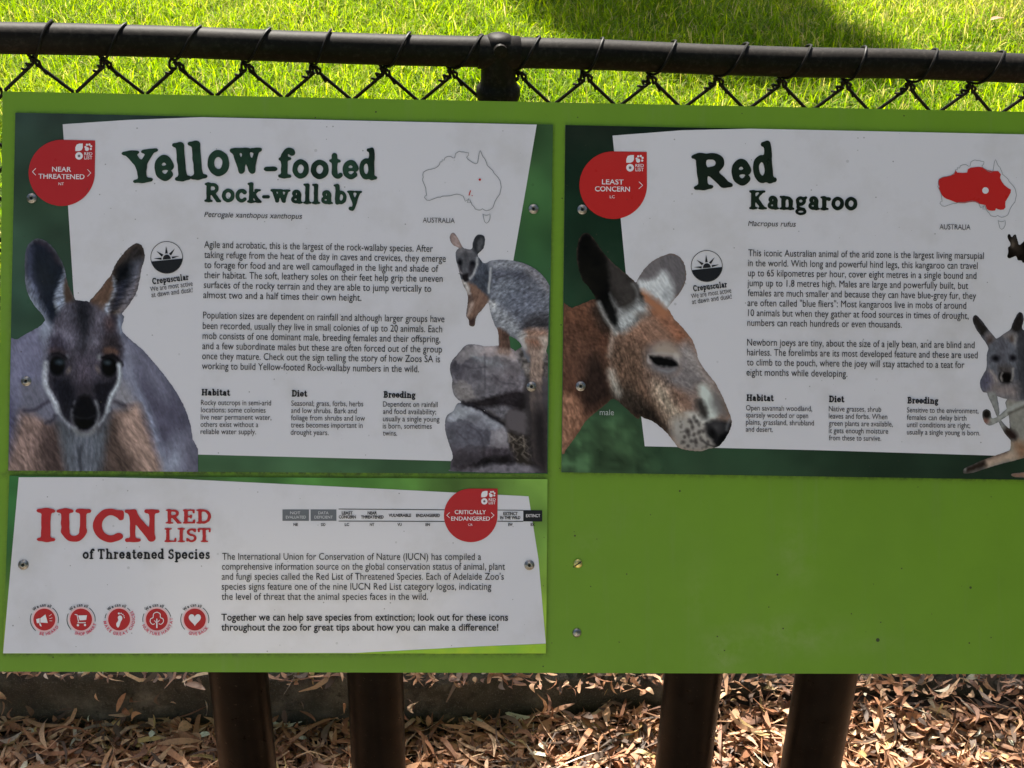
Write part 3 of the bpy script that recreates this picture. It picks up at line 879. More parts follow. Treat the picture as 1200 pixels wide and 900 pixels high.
headp = [(88, 352), (96, 352.5), (105, 354), (116, 362), (127, 370), (137, 384), (140, 396), (143, 408), (143, 425), (140, 445), (133, 462), (126, 480), (119, 494), (110, 504), (99, 508), (88, 504), (78, 496), (69, 483), (62, 466), (54, 450), (51, 430), (52, 414), (54, 400), (58, 388), (66, 372), (76, 358)]
# body shading
pw.tex(40, .22, seed=2)
pw.poly([(8, 400), (50, 380), (56, 420), (50, 450), (40, 470), (8, 480)], (98, 98, 122), 14)
pw.poly([(150, 396), (190, 437), (224, 500), (229, 556), (170, 556), (150, 470)], (74, 72, 90), 8)
pw.poly([(150, 400), (170, 412), (192, 440), (196, 470), (170, 440)], (96, 96, 114), 10)
pw.poly([(150, 440), (172, 480), (186, 520), (192, 556), (186, 556), (170, 505), (150, 462)], (64, 62, 82), 5)
pw.line([(146, 430), (160, 458), (176, 492), (187, 528), (193, 556)], 7, (112, 118, 138), 5)
pw.ell(207, 540, 13, 24, (128, 134, 152), 12, .9, 20)
pw.poly([(212, 520), (229, 505), (230, 556), (218, 556)], (84, 82, 98), 8, .8)
pw.line([(8, 470), (12, 510), (10, 556)], 8, (66, 64, 92), 6)
pw.poly([(142, 400), (156, 412), (160, 440), (158, 468), (148, 472), (136, 470), (143, 440)], (108, 110, 128), 7)
pw.poly([(131, 462), (143, 446), (158, 466), (164, 480), (150, 478), (132, 476)], (112, 110, 118), 6)
pw.line([(135, 470), (144, 475), (156, 475)], 3, (48, 44, 54), 3)
# brown flanks
pw.poly([(26, 482), (40, 478), (56, 492), (66, 500), (76, 512), (74, 556), (8, 556), (12, 530), (20, 500)], (118, 96, 90), 7)
pw.poly([(52, 498), (72, 504), (82, 530), (76, 556), (50, 556), (46, 520)], (60, 48, 47), 10, .85)
pw.poly([(132, 486), (146, 480), (162, 474), (172, 500), (182, 528), (186, 556), (132, 556), (124, 520)], (134, 110, 100), 6)
pw.poly([(124, 492), (140, 490), (146, 520), (160, 556), (112, 556), (112, 510)], (62, 50, 46), 9, .85)
pw.fur(62, 9, 2.4, .28, [(8, 490), (76, 490), (76, 556), (8, 556)], 3)
pw.fur(52, 10, 2.6, .25, [(124, 480), (176, 480), (186, 556), (124, 556)], 4)
# cheeks and throat
pw.poly([(24, 452), (44, 446), (58, 462), (66, 486), (58, 494), (40, 486), (28, 480)], (92, 92, 108), 6)
pw.line([(28, 481), (42, 480), (50, 474), (57, 470)], 2.6, (52, 48, 62), 2.5)
pw.line([(54, 496), (62, 492), (65, 486)], 2.6, (44, 42, 52), 2.5)
pw.poly([(68, 492), (84, 503), (99, 511), (116, 502), (126, 488), (124, 520), (114, 556), (82, 556), (72, 525)], (72, 76, 84), 6)
pw.poly([(86, 512), (112, 512), (112, 556), (84, 556)], (88, 92, 104), 8, .8)
pw.line([(94, 524), (94, 545), (95, 556)], 2.5, (46, 48, 56), 3)
pw.fur(88, 12, 2, .22, [(72, 500), (126, 500), (120, 556), (76, 556)], 5)
# ears
pw.poly(Lear, (86, 88, 88), 1.5)
pw.poly(z1([(340, 800), (250, 660), (185, 560), (160, 430), (155, 270), (170, 160), (210, 108), (250, 85), (300, 95), (345, 118), (392, 168), (440, 250), (485, 345), (480, 450), (440, 520), (400, 640), (420, 720), (400, 790)]), (26, 31, 44), 2.5)
pw.poly(z1([(155, 260), (160, 170), (195, 120), (210, 180), (215, 320), (250, 480), (280, 560), (240, 590), (190, 520), (158, 420)]), (70, 74, 98), 5, .75)
pw.ell(*z1([(340, 380)])[0], 13, 21, (25, 32, 42), 6, .9, -12)
pw.poly(z1([(230, 100), (300, 92), (340, 118), (420, 215), (460, 300), (400, 250), (330, 150)]), (50, 42, 52), 3, .8)
pw.poly(z1([(160, 430), (200, 450), (240, 560), (310, 680), (360, 770), (330, 800), (270, 720), (185, 600), (155, 500)]), (100, 106, 124), 4, .85)
pw.poly(z1([(495, 350), (500, 440), (495, 560), (520, 680), (500, 760), (440, 740), (420, 680), (400, 600), (440, 470)]), (112, 120, 138), 3)
pw.fur(115, 7, 1.6, .35, z1([(140, 400), (300, 560), (380, 780), (250, 760)]), 7)
pw.fur(150, 7, 1.5, .42, z1([(500, 340), (520, 760), (390, 760), (400, 480)]), 8)
pw.poly(z1([(505, 420), (540, 510), (565, 580), (590, 650), (560, 700), (520, 690), (495, 590), (488, 500)]), (66, 52, 44), 2.5)
pw.poly(z1([(360, 740), (440, 730), (430, 800), (380, 840), (340, 830), (330, 770)]), (30, 34, 46), 3)
pw.line(z1([(175, 580), (235, 680), (300, 770), (320, 860)]), 4, (122, 130, 146), 3)
pw.poly(Rear, (82, 66, 56), 1.5)
pw.poly(z2([(340, 330), (400, 250), (470, 170), (520, 125), (575, 160), (592, 220), (565, 330), (500, 440), (430, 560), (340, 700), (300, 740), (300, 640), (330, 480)]), (42, 38, 38), 4)
pw.poly(z2([(350, 350), (440, 290), (520, 290), (500, 400), (450, 480), (360, 470)]), (15, 17, 21), 5)
pw.poly(z2([(500, 290), (585, 260), (570, 335), (545, 470), (500, 590), (430, 690), (380, 720), (400, 600), (450, 500)]), (96, 98, 114), 6, .8)
pw.poly(z2([(310, 400), (350, 470), (345, 540), (300, 620), (290, 700), (280, 760), (235, 740), (240, 680), (290, 600), (318, 500)]), (126, 134, 148), 2.5)
pw.poly(z2([(360, 480), (440, 440), (420, 560), (360, 660), (300, 690), (340, 600)]), (44, 46, 60), 5)
pw.fur(165, 8, 1.5, .4, z2([(300, 400), (560, 400), (480, 640), (240, 760), (260, 600)]), 9)
pw.poly(z2([(110, 640), (200, 520), (290, 400), (312, 470), (300, 560), (240, 660), (210, 720), (150, 690)]), (88, 66, 54), 3)
pw.fur(125, 8, 2, .22, z2([(110, 640), (200, 500), (400, 180), (540, 120), (590, 220), (400, 400), (210, 720)]), 10)
pw.poly(z2([(350, 750), (385, 760), (400, 900), (340, 900), (320, 850)]), (120, 128, 146), 4)
pw.poly(z2([(300, 750), (350, 760), (345, 830), (310, 850)]), (34, 36, 50), 3)
# head
pw.poly(headp, (66, 62, 74), 3)
pw.poly([(47, 372), (56, 374), (62, 384), (60, 396), (52, 402), (46, 392)], (118, 124, 142), 4, .9)
pw.ell(77, 396, 12, 9, (112, 108, 126), 8, .9)
pw.ell(109, 400, 10, 10, (104, 100, 114), 8, .8)
pw.ell(115, 372, 10, 12, (88, 84, 96), 7, .8)
pw.ell(80, 368, 8, 10, (92, 90, 104), 7, .7)
pw.poly([(91, 350), (101, 350), (107, 366), (104, 388), (99, 412), (95, 412), (93, 392), (87, 368)], (34, 34, 41), 7)
pw.poly([(58, 396), (70, 393), (77, 402), (78, 412), (66, 414), (56, 412)], (46, 42, 56), 5, .8)
pw.poly([(57, 410), (66, 408), (75, 412), (74, 418), (60, 418)], (76, 56, 56), 4, .7)
pw.poly([(120, 396), (132, 392), (142, 402), (142, 414), (134, 418), (120, 414)], (44, 38, 42), 5, .9)
pw.poly([(122, 410), (130, 407), (137, 411), (136, 416), (124, 416)], (104, 72, 56), 3, .8)
pw.ell(129, 380, 6, 8, (70, 52, 52), 5, .8)
pw.poly([(60, 442), (80, 442), (90, 454), (92, 470), (84, 492), (74, 488), (66, 470), (60, 452)], (25, 25, 33), 6)
pw.poly([(112, 446), (124, 446), (138, 442), (136, 452), (128, 466), (122, 486), (112, 494), (110, 470), (106, 454)], (25, 24, 31), 6)
pw.ell(98, 440, 8, 16, (74, 65, 78), 9, .85)
pw.ell(84, 426, 6, 16, (60, 56, 66), 6, .6); pw.ell(112, 424, 6, 14, (66, 60, 72), 6, .6)
# eyes
pw.ell(67.5, 428, 12.5, 15, (40, 37, 46), 6, .75); pw.ell(67, 428.5, 9.2, 11.8, (9, 11, 14), 2)
pw.ell(69.5, 424.5, 4, 2.6, (52, 66, 78), 2.5, .9); pw.ell(79, 418, 1.8, 2.8, (118, 118, 130), 1.5, .9)
pw.line([(54, 424), (60, 416), (70, 414.5), (78, 420)], 3, (18, 18, 24), 2)
pw.ell(128.5, 429, 12, 15, (38, 34, 40), 6, .75); pw.ell(128, 429.5, 9, 11.8, (9, 10, 12), 2)
pw.ell(126, 425, 3.4, 2.5, (60, 72, 80), 2.2, .9); pw.ell(116.5, 418.5, 3, 3.4, (104, 106, 112), 2, .9)
pw.line([(120, 419), (130, 416.5), (137, 420), (143, 428)], 3, (14, 13, 16), 1.8)
pw.ell(80.5, 434, 1.8, 3.6, (108, 96, 88), 2, .8, 25); pw.ell(114.5, 433, 1.8, 3.6, (104, 92, 86), 2, .8, -25)
# cheek stripes
pw.line([(54, 400), (53.5, 416), (52.5, 430), (52.5, 450)], 6, (104, 106, 124), 4, .8)
pw.line([(53.8, 426), (52.8, 440), (54, 453), (59.5, 463), (64.5, 473), (68, 482)], 6.0, (142, 146, 156), 2.2)
pw.line([(68, 482), (74, 491), (82, 499), (88, 503)], 3.5, (120, 124, 134), 2.2)
pw.line([(139.3, 427), (140.3, 440), (137.5, 452), (131.5, 462), (127.5, 472), (126, 481)], 4.8, (142, 148, 156), 2)
pw.line([(126, 481), (121, 491), (115, 498)], 3.2, (124, 128, 136), 2)
pw.fur(100, 4, 1.4, .22, headp, 11)
pw.tex(5, .16, headp, 12)
# muzzle
pw.line([(88, 471), (85.2, 478), (84.6, 490), (90, 500)], 2.4, (100, 101, 108), 2.4, .85)
pw.line([(112, 470), (114.4, 480), (115, 490), (110, 500)], 2.8, (116, 118, 124), 2.4, .9)
pw.ell(84.5, 476, 2, 2.4, (20, 20, 26), 1.5)
pw.poly([(90, 452), (98, 446), (106, 450), (108, 466), (100, 470), (90, 466)], (40, 37, 45), 6, .8)
pw.poly([(91, 468), (96, 463), (103, 463), (107, 467), (111, 476), (113, 484), (111, 494), (106, 500), (99, 504), (92, 501), (86.5, 493), (86, 484), (89, 472)], (15, 15, 19), 2.5)
pw.ell(99, 496, 10, 6, (10, 10, 12), 2); pw.line([(88, 488), (96, 490), (104, 490), (111, 487)], 1.5, (34, 34, 40), 1.5, .8)
pw.poly([(84, 500), (92, 504), (99, 506.5), (107, 503), (114, 498), (111, 507), (100, 512), (88, 509)], (104, 106, 108), 3, .8)
pw.tex(12, .10, seed=20); pw.fur(70, 6, 1.6, .10, seed=22); pw.tex(3, .07, seed=23)
clipW = [(17.3-.0215*(274-132)+.3, 200), (700, 200), (700, 551.6), (9.8, 551.2), (15.0, 274)]
pw.mesh(WP, 'wallaby_portrait', [body, Lear, Rear, headp], W_PIC, M_PHOTO, sat=.76, gam=1.14, mul=1.03, clip=[(15.4, 270), (240, 270), (240, 552.9), (9.8, 551.3)])
sun_icon(WP, 195.3, 301.7, 19)
slab_word(WP, 'icon_heading', 'Crepuscular', 178.3, 333.2, 221, 327.9, 7.2, W_TEXT, M_BLACK, 1.05)
sans_lines(WP, 'icon_caption', [('We are most active', 176.3, 341.6, 226, 335), ('at dawn and dusk!', 177.7, 348.5, 226, 342.4)], 5.4, W_TEXT, M_TEXT, 4.1)

# heading
YI = [('Y', 1.12, 144.1, 187.3, 215.7, 37.5, 6), ('e', 1.2, 180.6, 203.6, 212.6, 41, 5), ('l', 1.1, 203.2, 222.6, 211.8, 41.5, 5), ('l', 1.1, 221.4, 241.6, 210.2, 41.5, 5),
      ('o', 1.12, 242.7, 268.2, 206.9, 42, 4), ('w', 1.12, 269.3, 307.3, 205, 42, 2), ('-', 1.2, 309, 325.2, 207, 28, 0),
      ('f', 1.1, 325.8, 346, 208, 33, 0), ('o', 1.12, 342.6, 362, 209, 31, 0), ('o', 1.12, 364, 385.2, 209.6, 31, 0), ('t', 1.1, 385.7, 401.7, 209, 31, 0),
      ('e', 1.12, 401.4, 420.4, 210, 31, 0), ('d', 1.1, 421, 442, 210.2, 34.5, 0)]
place_glyphs(WP, 'heading', YI, W_TEXT, M_GREENINK)
slab_word(WP, 'subheading', 'Rock-wallaby', 239.5, 236.4, 424.3, 239.8, 22, W_TEXT, M_GREENINK, 1.1, .01)
sans_lines(WP, 'latin_name', [('Petrogale xanthopus xanthopus', 239.3, 254.2, 353.3, 256.6)], 5.8, W_TEXT, M_TEXT, 4.4, slant=.2)
z6 = lambda pts: Z(460, 130, 5.4545, pts)
line_motif(WP, 'map_outline', z6(AUS), .75, W_TEXT, M_MAPLINE, True)
line_motif(WP, 'map_outline', z6(TAS), .7, W_TEXT, M_MAPLINE, True)
shapes(WP, 'map_range', [disc(*z6([(558, 439)])[0], 1.4, 12)]+stroke_poly(z6([(489, 540), (494, 522), (499, 508)]), 1.3)+stroke_poly(z6([(505, 541), (513, 542)]), .8), W_TEXT, M_RED2)
sans_lines(WP, 'map_caption', [('AUSTRALIA', 495.4, 260.7, 532.8, 261.5)], 5.8, W_TEXT, M_TEXT)
sans_lines(WP, 'paragraph', [
 ('Agile and acrobatic, this is the largest of the rock-wallaby species. After', 239.2, 290.3, 507.2, 295.3),
 ('taking refuge from the heat of the day in caves and crevices, they emerge', 239.2, 302.3, 522.4, 307.0),
 ('to forage for food and are well camouflaged in the light and shade of', 239.2, 314.2, 513.6, 318.8),
 ('their habitat. The soft, leathery soles on their feet help grip the uneven', 239, 326, 518.7, 330.5),
 ('surfaces of the rocky terrain and they are able to jump vertically to', 238.7, 337.6, 505.3, 342.2),
 ('almost two and a half times their own height.', 238.1, 349.4, 423.5, 352.7)], 8.0, W_TEXT, M_TEXT, 5.5, 0)
sans_lines(WP, 'paragraph', [
 ('Population sizes are dependent on rainfall and although larger groups have', 237.9, 373.2, 520.8, 377.7),
 ('been recorded, usually they live in small colonies of up to 20 animals. Each', 237.6, 385.5, 518.1, 389.6),
 ('mob consists of one dominant male, breeding females and their offspring,', 237.4, 397.4, 516, 401.3),
 ('and a few subordinate males but these are often forced out of the group', 237, 409.2, 518, 413.2),
 ('once they mature. Check out the sign telling the story of how Zoos SA is', 236.8, 421, 515.5, 424.7),
 ('working to build Yellow-footed Rock-wallaby numbers in the wild.', 236.5, 432.7, 491, 436.3)], 8.0, W_TEXT, M_TEXT, 5.5, 0)
slab_word(WP, 'column_heading', 'Habitat', 236, 463.3, 269.9, 463.8, 7.4, W_TEXT, M_BLACK, 1.15)
slab_word(WP, 'column_heading', 'Diet', 341.7, 464.6, 360.3, 464.9, 7.4, W_TEXT, M_BLACK, 1.15)
slab_word(WP, 'column_heading', 'Breeding', 449.3, 465.9, 487, 466.5, 7.4, W_TEXT, M_BLACK, 1.15)
sans_lines(WP, 'column_text', [('Rocky outcrops in semi-arid', 235.5, 474.7, 317.6, 475.2), ('locations; some colonies', 235.5, 483.2, 311.2, 483.7), ('live near permanent water,', 235.2, 491.7, 318, 492.2), ('others exist without a', 235, 500.3, 302.7, 500.6), ('reliable water supply.', 235, 508.7, 300, 509)], 6.2, W_TEXT, M_TEXT, 4.2, 0)
sans_lines(WP, 'column_text', [('Seasonal; grass, forbs, herbs', 341.3, 475.6, 425.6, 476.3), ('and low shrubs. Bark and', 341.1, 484, 418, 484.6), ('foliage from shrubs and low', 341, 492.5, 427.7, 493.2), ('trees becomes important in', 340.8, 501, 425, 501.6), ('drought years.', 340.6, 509.6, 385, 510)], 6.2, W_TEXT, M_TEXT, 4.2, 0)
sans_lines(WP, 'column_text', [('Dependent on rainfall', 448.8, 476.6, 512.8, 477.2), ('and food availability;', 448.8, 485.1, 511, 485.7), ('usually a single young', 448.8, 493.7, 515, 494.3), ('is born, sometimes', 448.6, 502.1, 505.9, 502.6), ('twins.', 448.6, 510.6, 465.3, 510.8)], 6.2, W_TEXT, M_TEXT, 4.2, 0)
badge(WP, 72.3, 202.6, 38.8, (111.6, 164.6), M_RED, [('NEAR', 61, 201.0, 83.4, 201.3), ('THREATENED', 45, 209.2, 99, 210)], ('NT', 68.6, 217, 74.8, 217),
      [(37.6, 41.6, 197.6, 205, -1), (102.8, 106.8, 198.8, 206.4, 1)], (92.6, 172.6, 4.4))
for x, y in ((37.2, 232.4), (625.2, 245), (30.8, 446.6), (622.8, 453)): screw(WP, x, y, W_PLATE+.0004)

# small wallaby on the rocks
z7 = lambda pts: Z(515, 265, 6.667, pts)
z8 = lambda pts: Z(515, 395, 5.454, pts)
ps = Paint(516, 266, 648, 558, 1.0, (70, 70, 76), 9)
wbody = z7([(150, 170), (130, 195), (128, 250), (150, 340), (165, 400), (185, 460), (215, 520), (222, 570), (215, 640), (208, 700), (228, 730), (232, 770), (255, 785), (275, 775), (282, 730), (300, 690), (340, 645), (380, 600), (400, 680), (430, 770), (450, 805), (462, 860), (466, 985), (505, 992), (548, 985), (550, 900), (545, 858), (600, 885), (640, 930), (660, 1010), (700, 1060), (800, 1060), (838, 950), (858, 820), (865, 640), (868, 500), (845, 440), (800, 380), (740, 330), (660, 290), (560, 268), (470, 262), (400, 272), (350, 290), (320, 260), (298, 220), (340, 180), (355, 120), (350, 80), (320, 65), (285, 78), (262, 125), (252, 180), (200, 175), (180, 160), (158, 120), (130, 70), (105, 50), (82, 75), (85, 115), (110, 150)])
tail = z8([(545, 0), (565, 60), (582, 120), (580, 200), (578, 260), (582, 340), (580, 440), (592, 540), (590, 640), (600, 740), (612, 800), (650, 830), (690, 860), (697, 700), (697, 560), (660, 440), (655, 300), (662, 200), (668, 110), (690, 60), (697, 0)])
rk1 = z8([(170, 52), (240, 48), (300, 60), (380, 55), (440, 66), (485, 90), (500, 140), (520, 190), (545, 240), (548, 290), (535, 330), (545, 380), (550, 465), (520, 455), (450, 462), (400, 520), (340, 470), (230, 462), (150, 420), (100, 380), (80, 320), (82, 270), (68, 215), (75, 160), (120, 105)])
rk2 = z8([(120, 422), (200, 430), (260, 458), (330, 500), (420, 575), (430, 640), (445, 720), (475, 800), (420, 812), (350, 812), (250, 830), (200, 860), (130, 858), (75, 850), (72, 800), (85, 760), (60, 680), (38, 600), (36, 540), (50, 500), (90, 470)])
rk3 = z8([(68, 845), (200, 800), (300, 440), (490, 85), (697, 120), (702, 872), (400, 868), (90, 858)])
ps.poly(z8([(480, 85), (560, 90), (700, 110), (700, 870), (300, 870), (400, 440), (500, 200)]), (44, 40, 42), 3)
ps.poly(z8([(490, 90), (580, 95), (580, 240), (545, 245), (520, 190)]), (82, 76, 74), 3); ps.poly(z8([(655, 110), (700, 115), (700, 270), (660, 260)]), (78, 72, 72), 3)
ps.tex(4, .8, z8([(490, 85), (697, 105), (697, 290), (540, 300)]), 3, 3, 2)
ps.poly(z8([(650, 300), (697, 290), (697, 560), (660, 560)]), (66, 62, 68), 3)
ps.poly(z8([(420, 470), (480, 455), (550, 470), (590, 600), (520, 620), (440, 590)]), (72, 66, 70), 3)
ps.poly(z8([(300, 440), (360, 450), (410, 490), (408, 525), (350, 515), (290, 480)]), (74, 70, 74), 3)
ps.poly(z8([(430, 600), (520, 630), (600, 640), (610, 810), (480, 808), (440, 720)]), (36, 31, 28), 3)
for k in range(46):
    x = 440+rng.random()*160; y = 650+rng.random()*150; a = rng.uniform(-1.2, 1.2)
    ps.line(z8([(x, y), (x+math.sin(a)*45, y-math.cos(a)*45)]), .7, (120, 108, 98) if k % 2 else (84, 74, 66), .8, .8)
ps.poly(z8([(180, 830), (300, 812), (470, 806), (560, 815), (640, 840), (700, 868), (60, 872), (120, 840)]), (84, 80, 88), 2)
ps.tex(5, .3, z8([(180, 820), (700, 800), (700, 880), (60, 880)]), 6)
for rk, c1 in ((rk1, (86, 83, 90)), (rk2, (80, 79, 88))):
    ps.poly(rk, c1, 1.5)
ps.poly(z8([(130, 100), (240, 50), (440, 66), (500, 130), (500, 190), (430, 160), (330, 110), (220, 100), (150, 130)]), (128, 120, 124), 5, .9)
ps.poly(z8([(300, 58), (440, 66), (490, 110), (470, 130), (350, 80)]), (140, 122, 122), 4, .8)
ps.poly(z8([(210, 110), (330, 150), (430, 175), (420, 200), (320, 180), (220, 140)]), (126, 140, 146), 3, .6)
ps.poly(z8([(75, 160), (120, 110), (170, 150), (160, 240), (110, 300), (78, 260)]), (66, 62, 72), 6, .8)
ps.poly(z8([(330, 200), (430, 200), (520, 260), (535, 330), (450, 350), (350, 300)]), (92, 84, 90), 7, .7)
ps.poly(z8([(80, 290), (140, 300), (220, 330), (240, 400), (150, 410), (100, 370)]), (96, 90, 88), 6, .6)
ps.poly(z8([(150, 412), (240, 400), (330, 380), (530, 340), (552, 470), (400, 440), (250, 450)]), (28, 24, 27), 3)
ps.poly(z8([(60, 500), (120, 440), (240, 460), (350, 530), (400, 580), (330, 570), (230, 500), (130, 540), (60, 560)]), (122, 126, 136), 4, .9)
ps.poly(z8([(60, 560), (200, 560), (330, 600), (340, 660), (200, 680), (80, 660)]), (74, 73, 84), 7, .8)
ps.poly(z8([(380, 590), (425, 600), (430, 700), (360, 700), (340, 640)]), (116, 112, 118), 5, .8)
ps.poly(z8([(80, 700), (200, 720), (330, 700), (440, 700), (470, 800), (330, 790), (200, 850), (85, 850)]), (50, 44, 50), 5)
ps.poly(z8([(200, 790), (330, 770), (450, 760), (480, 806), (350, 812), (230, 830)]), (24, 21, 24), 3)
ps.poly(z8([(130, 418), (230, 430), (300, 470), (400, 540), (410, 560), (300, 500), (210, 450)]), (20, 18, 22), 2)
ps.tex(10, .5, rk1, 40); ps.tex(3, .34, rk1, 41); ps.tex(10, .5, rk2, 42); ps.tex(3, .34, rk2, 43)
for pts_, cc_, aa_ in (([(95, 140), (175, 62), (300, 62), (235, 118), (140, 170)], (118, 112, 114), .55), ([(235, 118), (300, 62), (470, 84), (495, 150), (380, 130)], (134, 120, 120), .55),
    ([(140, 170), (235, 118), (290, 250), (200, 300), (120, 270)], (70, 66, 74), .5), ([(235, 118), (380, 130), (430, 250), (290, 250)], (104, 100, 106), .5), ([(380, 130), (495, 150), (535, 250), (430, 250)], (84, 76, 80), .5),
    ([(120, 270), (200, 300), (230, 400), (140, 405), (88, 330)], (98, 92, 90), .45), ([(200, 300), (290, 250), (430, 250), (520, 320), (300, 370), (230, 400)], (72, 68, 74), .45),
    ([(50, 520), (110, 440), (230, 450), (160, 530)], (128, 130, 138), .55), ([(160, 530), (230, 450), (410, 575), (330, 600), (250, 580)], (106, 106, 116), .5), ([(45, 560), (160, 530), (190, 690), (85, 740)], (74, 72, 82), .5),
    ([(160, 530), (250, 580), (330, 600), (310, 700), (190, 690)], (64, 62, 72), .5), ([(330, 600), (415, 585), (440, 710), (310, 700)], (112, 106, 112), .55), ([(85, 740), (190, 690), (310, 700), (250, 800), (100, 830)], (52, 48, 54), .5)):
    ps.poly(z8(pts_), cc_, 1.2, aa_, smooth=False, warp=1.6)
for q_ in ([(150, 180), (220, 200), (300, 190)], [(290, 110), (290, 240), (292, 330)], [(340, 240), (400, 290), (480, 300)], [(180, 560), (260, 620), (280, 700)], [(110, 600), (170, 660)]):
    ps.line(z8(q_), 1.0, (48, 45, 52), 1.4, .7)
# body
ps.poly(wbody, (82, 84, 94), 1.6)
bk = z7([(420, 272), (560, 268), (700, 310), (800, 380), (866, 500), (866, 800), (840, 860), (660, 880), (540, 840), (430, 760), (385, 600), (400, 480), (410, 350)])
ps.poly(z7([(300, 240), (350, 290), (400, 300), (395, 420), (385, 590), (300, 560), (250, 440), (300, 330)]), (52, 56, 66), 3)
ps.poly(z7([(400, 360), (480, 340), (640, 350), (700, 420), (600, 440), (480, 420), (420, 480)]), (62, 64, 76), 6, .9)
ps.poly(z7([(400, 275), (560, 270), (640, 290), (600, 330), (470, 320), (405, 320)]), (124, 126, 134), 5, .8)
ps.poly(z7([(640, 290), (740, 335), (845, 440), (868, 500), (840, 520), (760, 420), (680, 360)]), (110, 106, 112), 4, .8)
ps.ell(*z7([(520, 520)])[0], 17, 17, (98, 103, 114), 8, .8); ps.ell(*z7([(640, 600)])[0], 22, 20, (76, 80, 94), 10, .7)
ps.poly(z7([(390, 600), (450, 610), (560, 700), (640, 800), (640, 870), (560, 850), (440, 780), (400, 680)]), (118, 120, 126), 5, .8)
ps.poly(z7([(385, 585), (430, 590), (440, 640), (400, 650)]), (156, 156, 160), 3, .9)
ps.poly(z7([(640, 770), (720, 700), (860, 700), (860, 830), (760, 800), (680, 830)]), (42, 40, 44), 5, .85)
ps.poly(z7([(660, 830), (740, 800), (850, 820), (835, 960), (700, 1000)]), (128, 96, 80), 4)
ps.poly(z7([(640, 830), (680, 850), (700, 940), (660, 960), (610, 885)]), (150, 146, 144), 3, .8)
ps.fur(150, 4, 1.5, .38, bk, 14, 3); ps.tex(3, .28, bk, 15)
# hind foot, tail
ps.poly(z7([(452, 800), (500, 815), (545, 850), (552, 930), (548, 985), (500, 990), (466, 985), (462, 900)]), (82, 58, 48), 2)
ps.poly(z7([(505, 830), (545, 858), (550, 985), (515, 990)]), (60, 44, 38), 3, .8)
ps.poly(z7([(462, 960), (548, 960), (556, 1000), (450, 1000)]), (128, 106, 96), 2.5, .8)
ps.fur(95, 4, 1.5, .3, z7([(452, 800), (548, 850), (548, 985), (466, 985)]), 61)
ps.poly(tail, (126, 104, 92), 1.5)
ps.poly(z8([(640, 0), (697, 0), (690, 80), (660, 140), (650, 60)]), (146, 132, 122), 3, .8)
ps.poly(z8([(560, 20), (620, 10), (650, 60), (600, 60)]), (104, 66, 50), 4, .8)
for k in range(13):
    y = 60+k*60
    ps.line(z8([(570, y), (625, y+8), (690, y)]), 3.2, (70, 58, 54) if k < 5 else (48, 42, 44), 3.4, .35+.03*k)
ps.fur(80, 4, 1.6, .3, tail, 62)
ps.poly(z8([(575, 330), (660, 330), (697, 560), (697, 870), (610, 800), (590, 600)]), (52, 47, 50), 9, .8)
ps.poly(z8([(590, 500), (690, 500), (697, 870), (640, 850), (600, 760)]), (26, 23, 26), 9, .95)
ps.tex(5, .3, z7([(300, 240), (400, 300), (385, 590), (250, 440)]), 51); ps.fur(100, 4, 1.4, .25, z7([(300, 240), (400, 300), (385, 590), (250, 440)]), 52)
ps.line(z7([(400, 330), (396, 400), (386, 470), (384, 520)]), 1.9, (150, 152, 154), 1.2)
# arms
ps.poly(z7([(180, 430), (240, 440), (300, 480), (385, 580), (300, 690), (282, 730), (275, 775), (232, 775), (225, 720), (215, 690), (250, 600), (240, 530), (215, 520)]), (98, 72, 60), 2)
ps.poly(z7([(220, 530), (260, 560), (262, 620), (225, 680), (214, 640)]), (74, 56, 50), 2)
ps.poly(z7([(240, 600), (270, 590), (250, 660), (225, 700), (215, 690)]), (142, 120, 108), 2, .8)
ps.poly(z7([(230, 730), (275, 720), (276, 775), (250, 785), (230, 768)]), (58, 42, 38), 2)
ps.poly(z7([(175, 420), (215, 440), (240, 500), (225, 530), (205, 500), (185, 460)]), (140, 134, 132), 2)
ps.fur(115, 5, 1.4, .25, z7([(180, 430), (385, 580), (280, 780), (220, 720)]), 16)
# head
ps.poly(z7([(105, 50), (130, 70), (158, 120), (182, 165), (130, 190), (108, 150), (85, 115), (82, 75)]), (112, 92, 88), 1.5)
ps.poly(z7([(105, 65), (125, 80), (150, 130), (160, 165), (130, 160), (112, 120)]), (134, 114, 110), 2, .8)
ps.poly(z7([(262, 125), (285, 78), (320, 65), (350, 80), (355, 120), (340, 180), (298, 225), (255, 190)]), (36, 37, 41), 1.5)
ps.poly(z7([(300, 120), (330, 90), (345, 120), (330, 170), (300, 195)]), (72, 72, 76), 2, .8)
ps.poly(z7([(128, 200), (160, 172), (250, 180), (298, 230), (300, 300), (270, 370), (225, 430), (190, 425), (150, 340), (130, 260)]), (70, 70, 76), 2)
ps.poly(z7([(140, 180), (180, 170), (230, 180), (250, 200), (190, 210), (140, 220)]), (98, 94, 98), 3, .8)
ps.poly(z7([(190, 200), (220, 200), (225, 260), (200, 300), (190, 250)]), (50, 48, 52), 3, .7)
ps.ell(*z7([(160, 285)])[0], 2.8, 4.0, (14, 14, 18), 1.6); ps.ell(*z7([(258, 298)])[0], 3.4, 4.2, (16, 16, 20), 1.6)
ps.poly(z7([(145, 300), (165, 320), (180, 370), (165, 380), (148, 340)]), (38, 34, 40), 2, .9)
ps.poly(z7([(230, 310), (275, 310), (262, 360), (235, 390)]), (38, 36, 42), 2, .9)
ps.line(z7([(295, 250), (292, 310), (270, 370), (240, 410)]), 1.6, (142, 142, 144), 1.2)
ps.line(z7([(140, 300), (152, 345), (175, 370)]), 1.3, (124, 118, 120), 1.2)
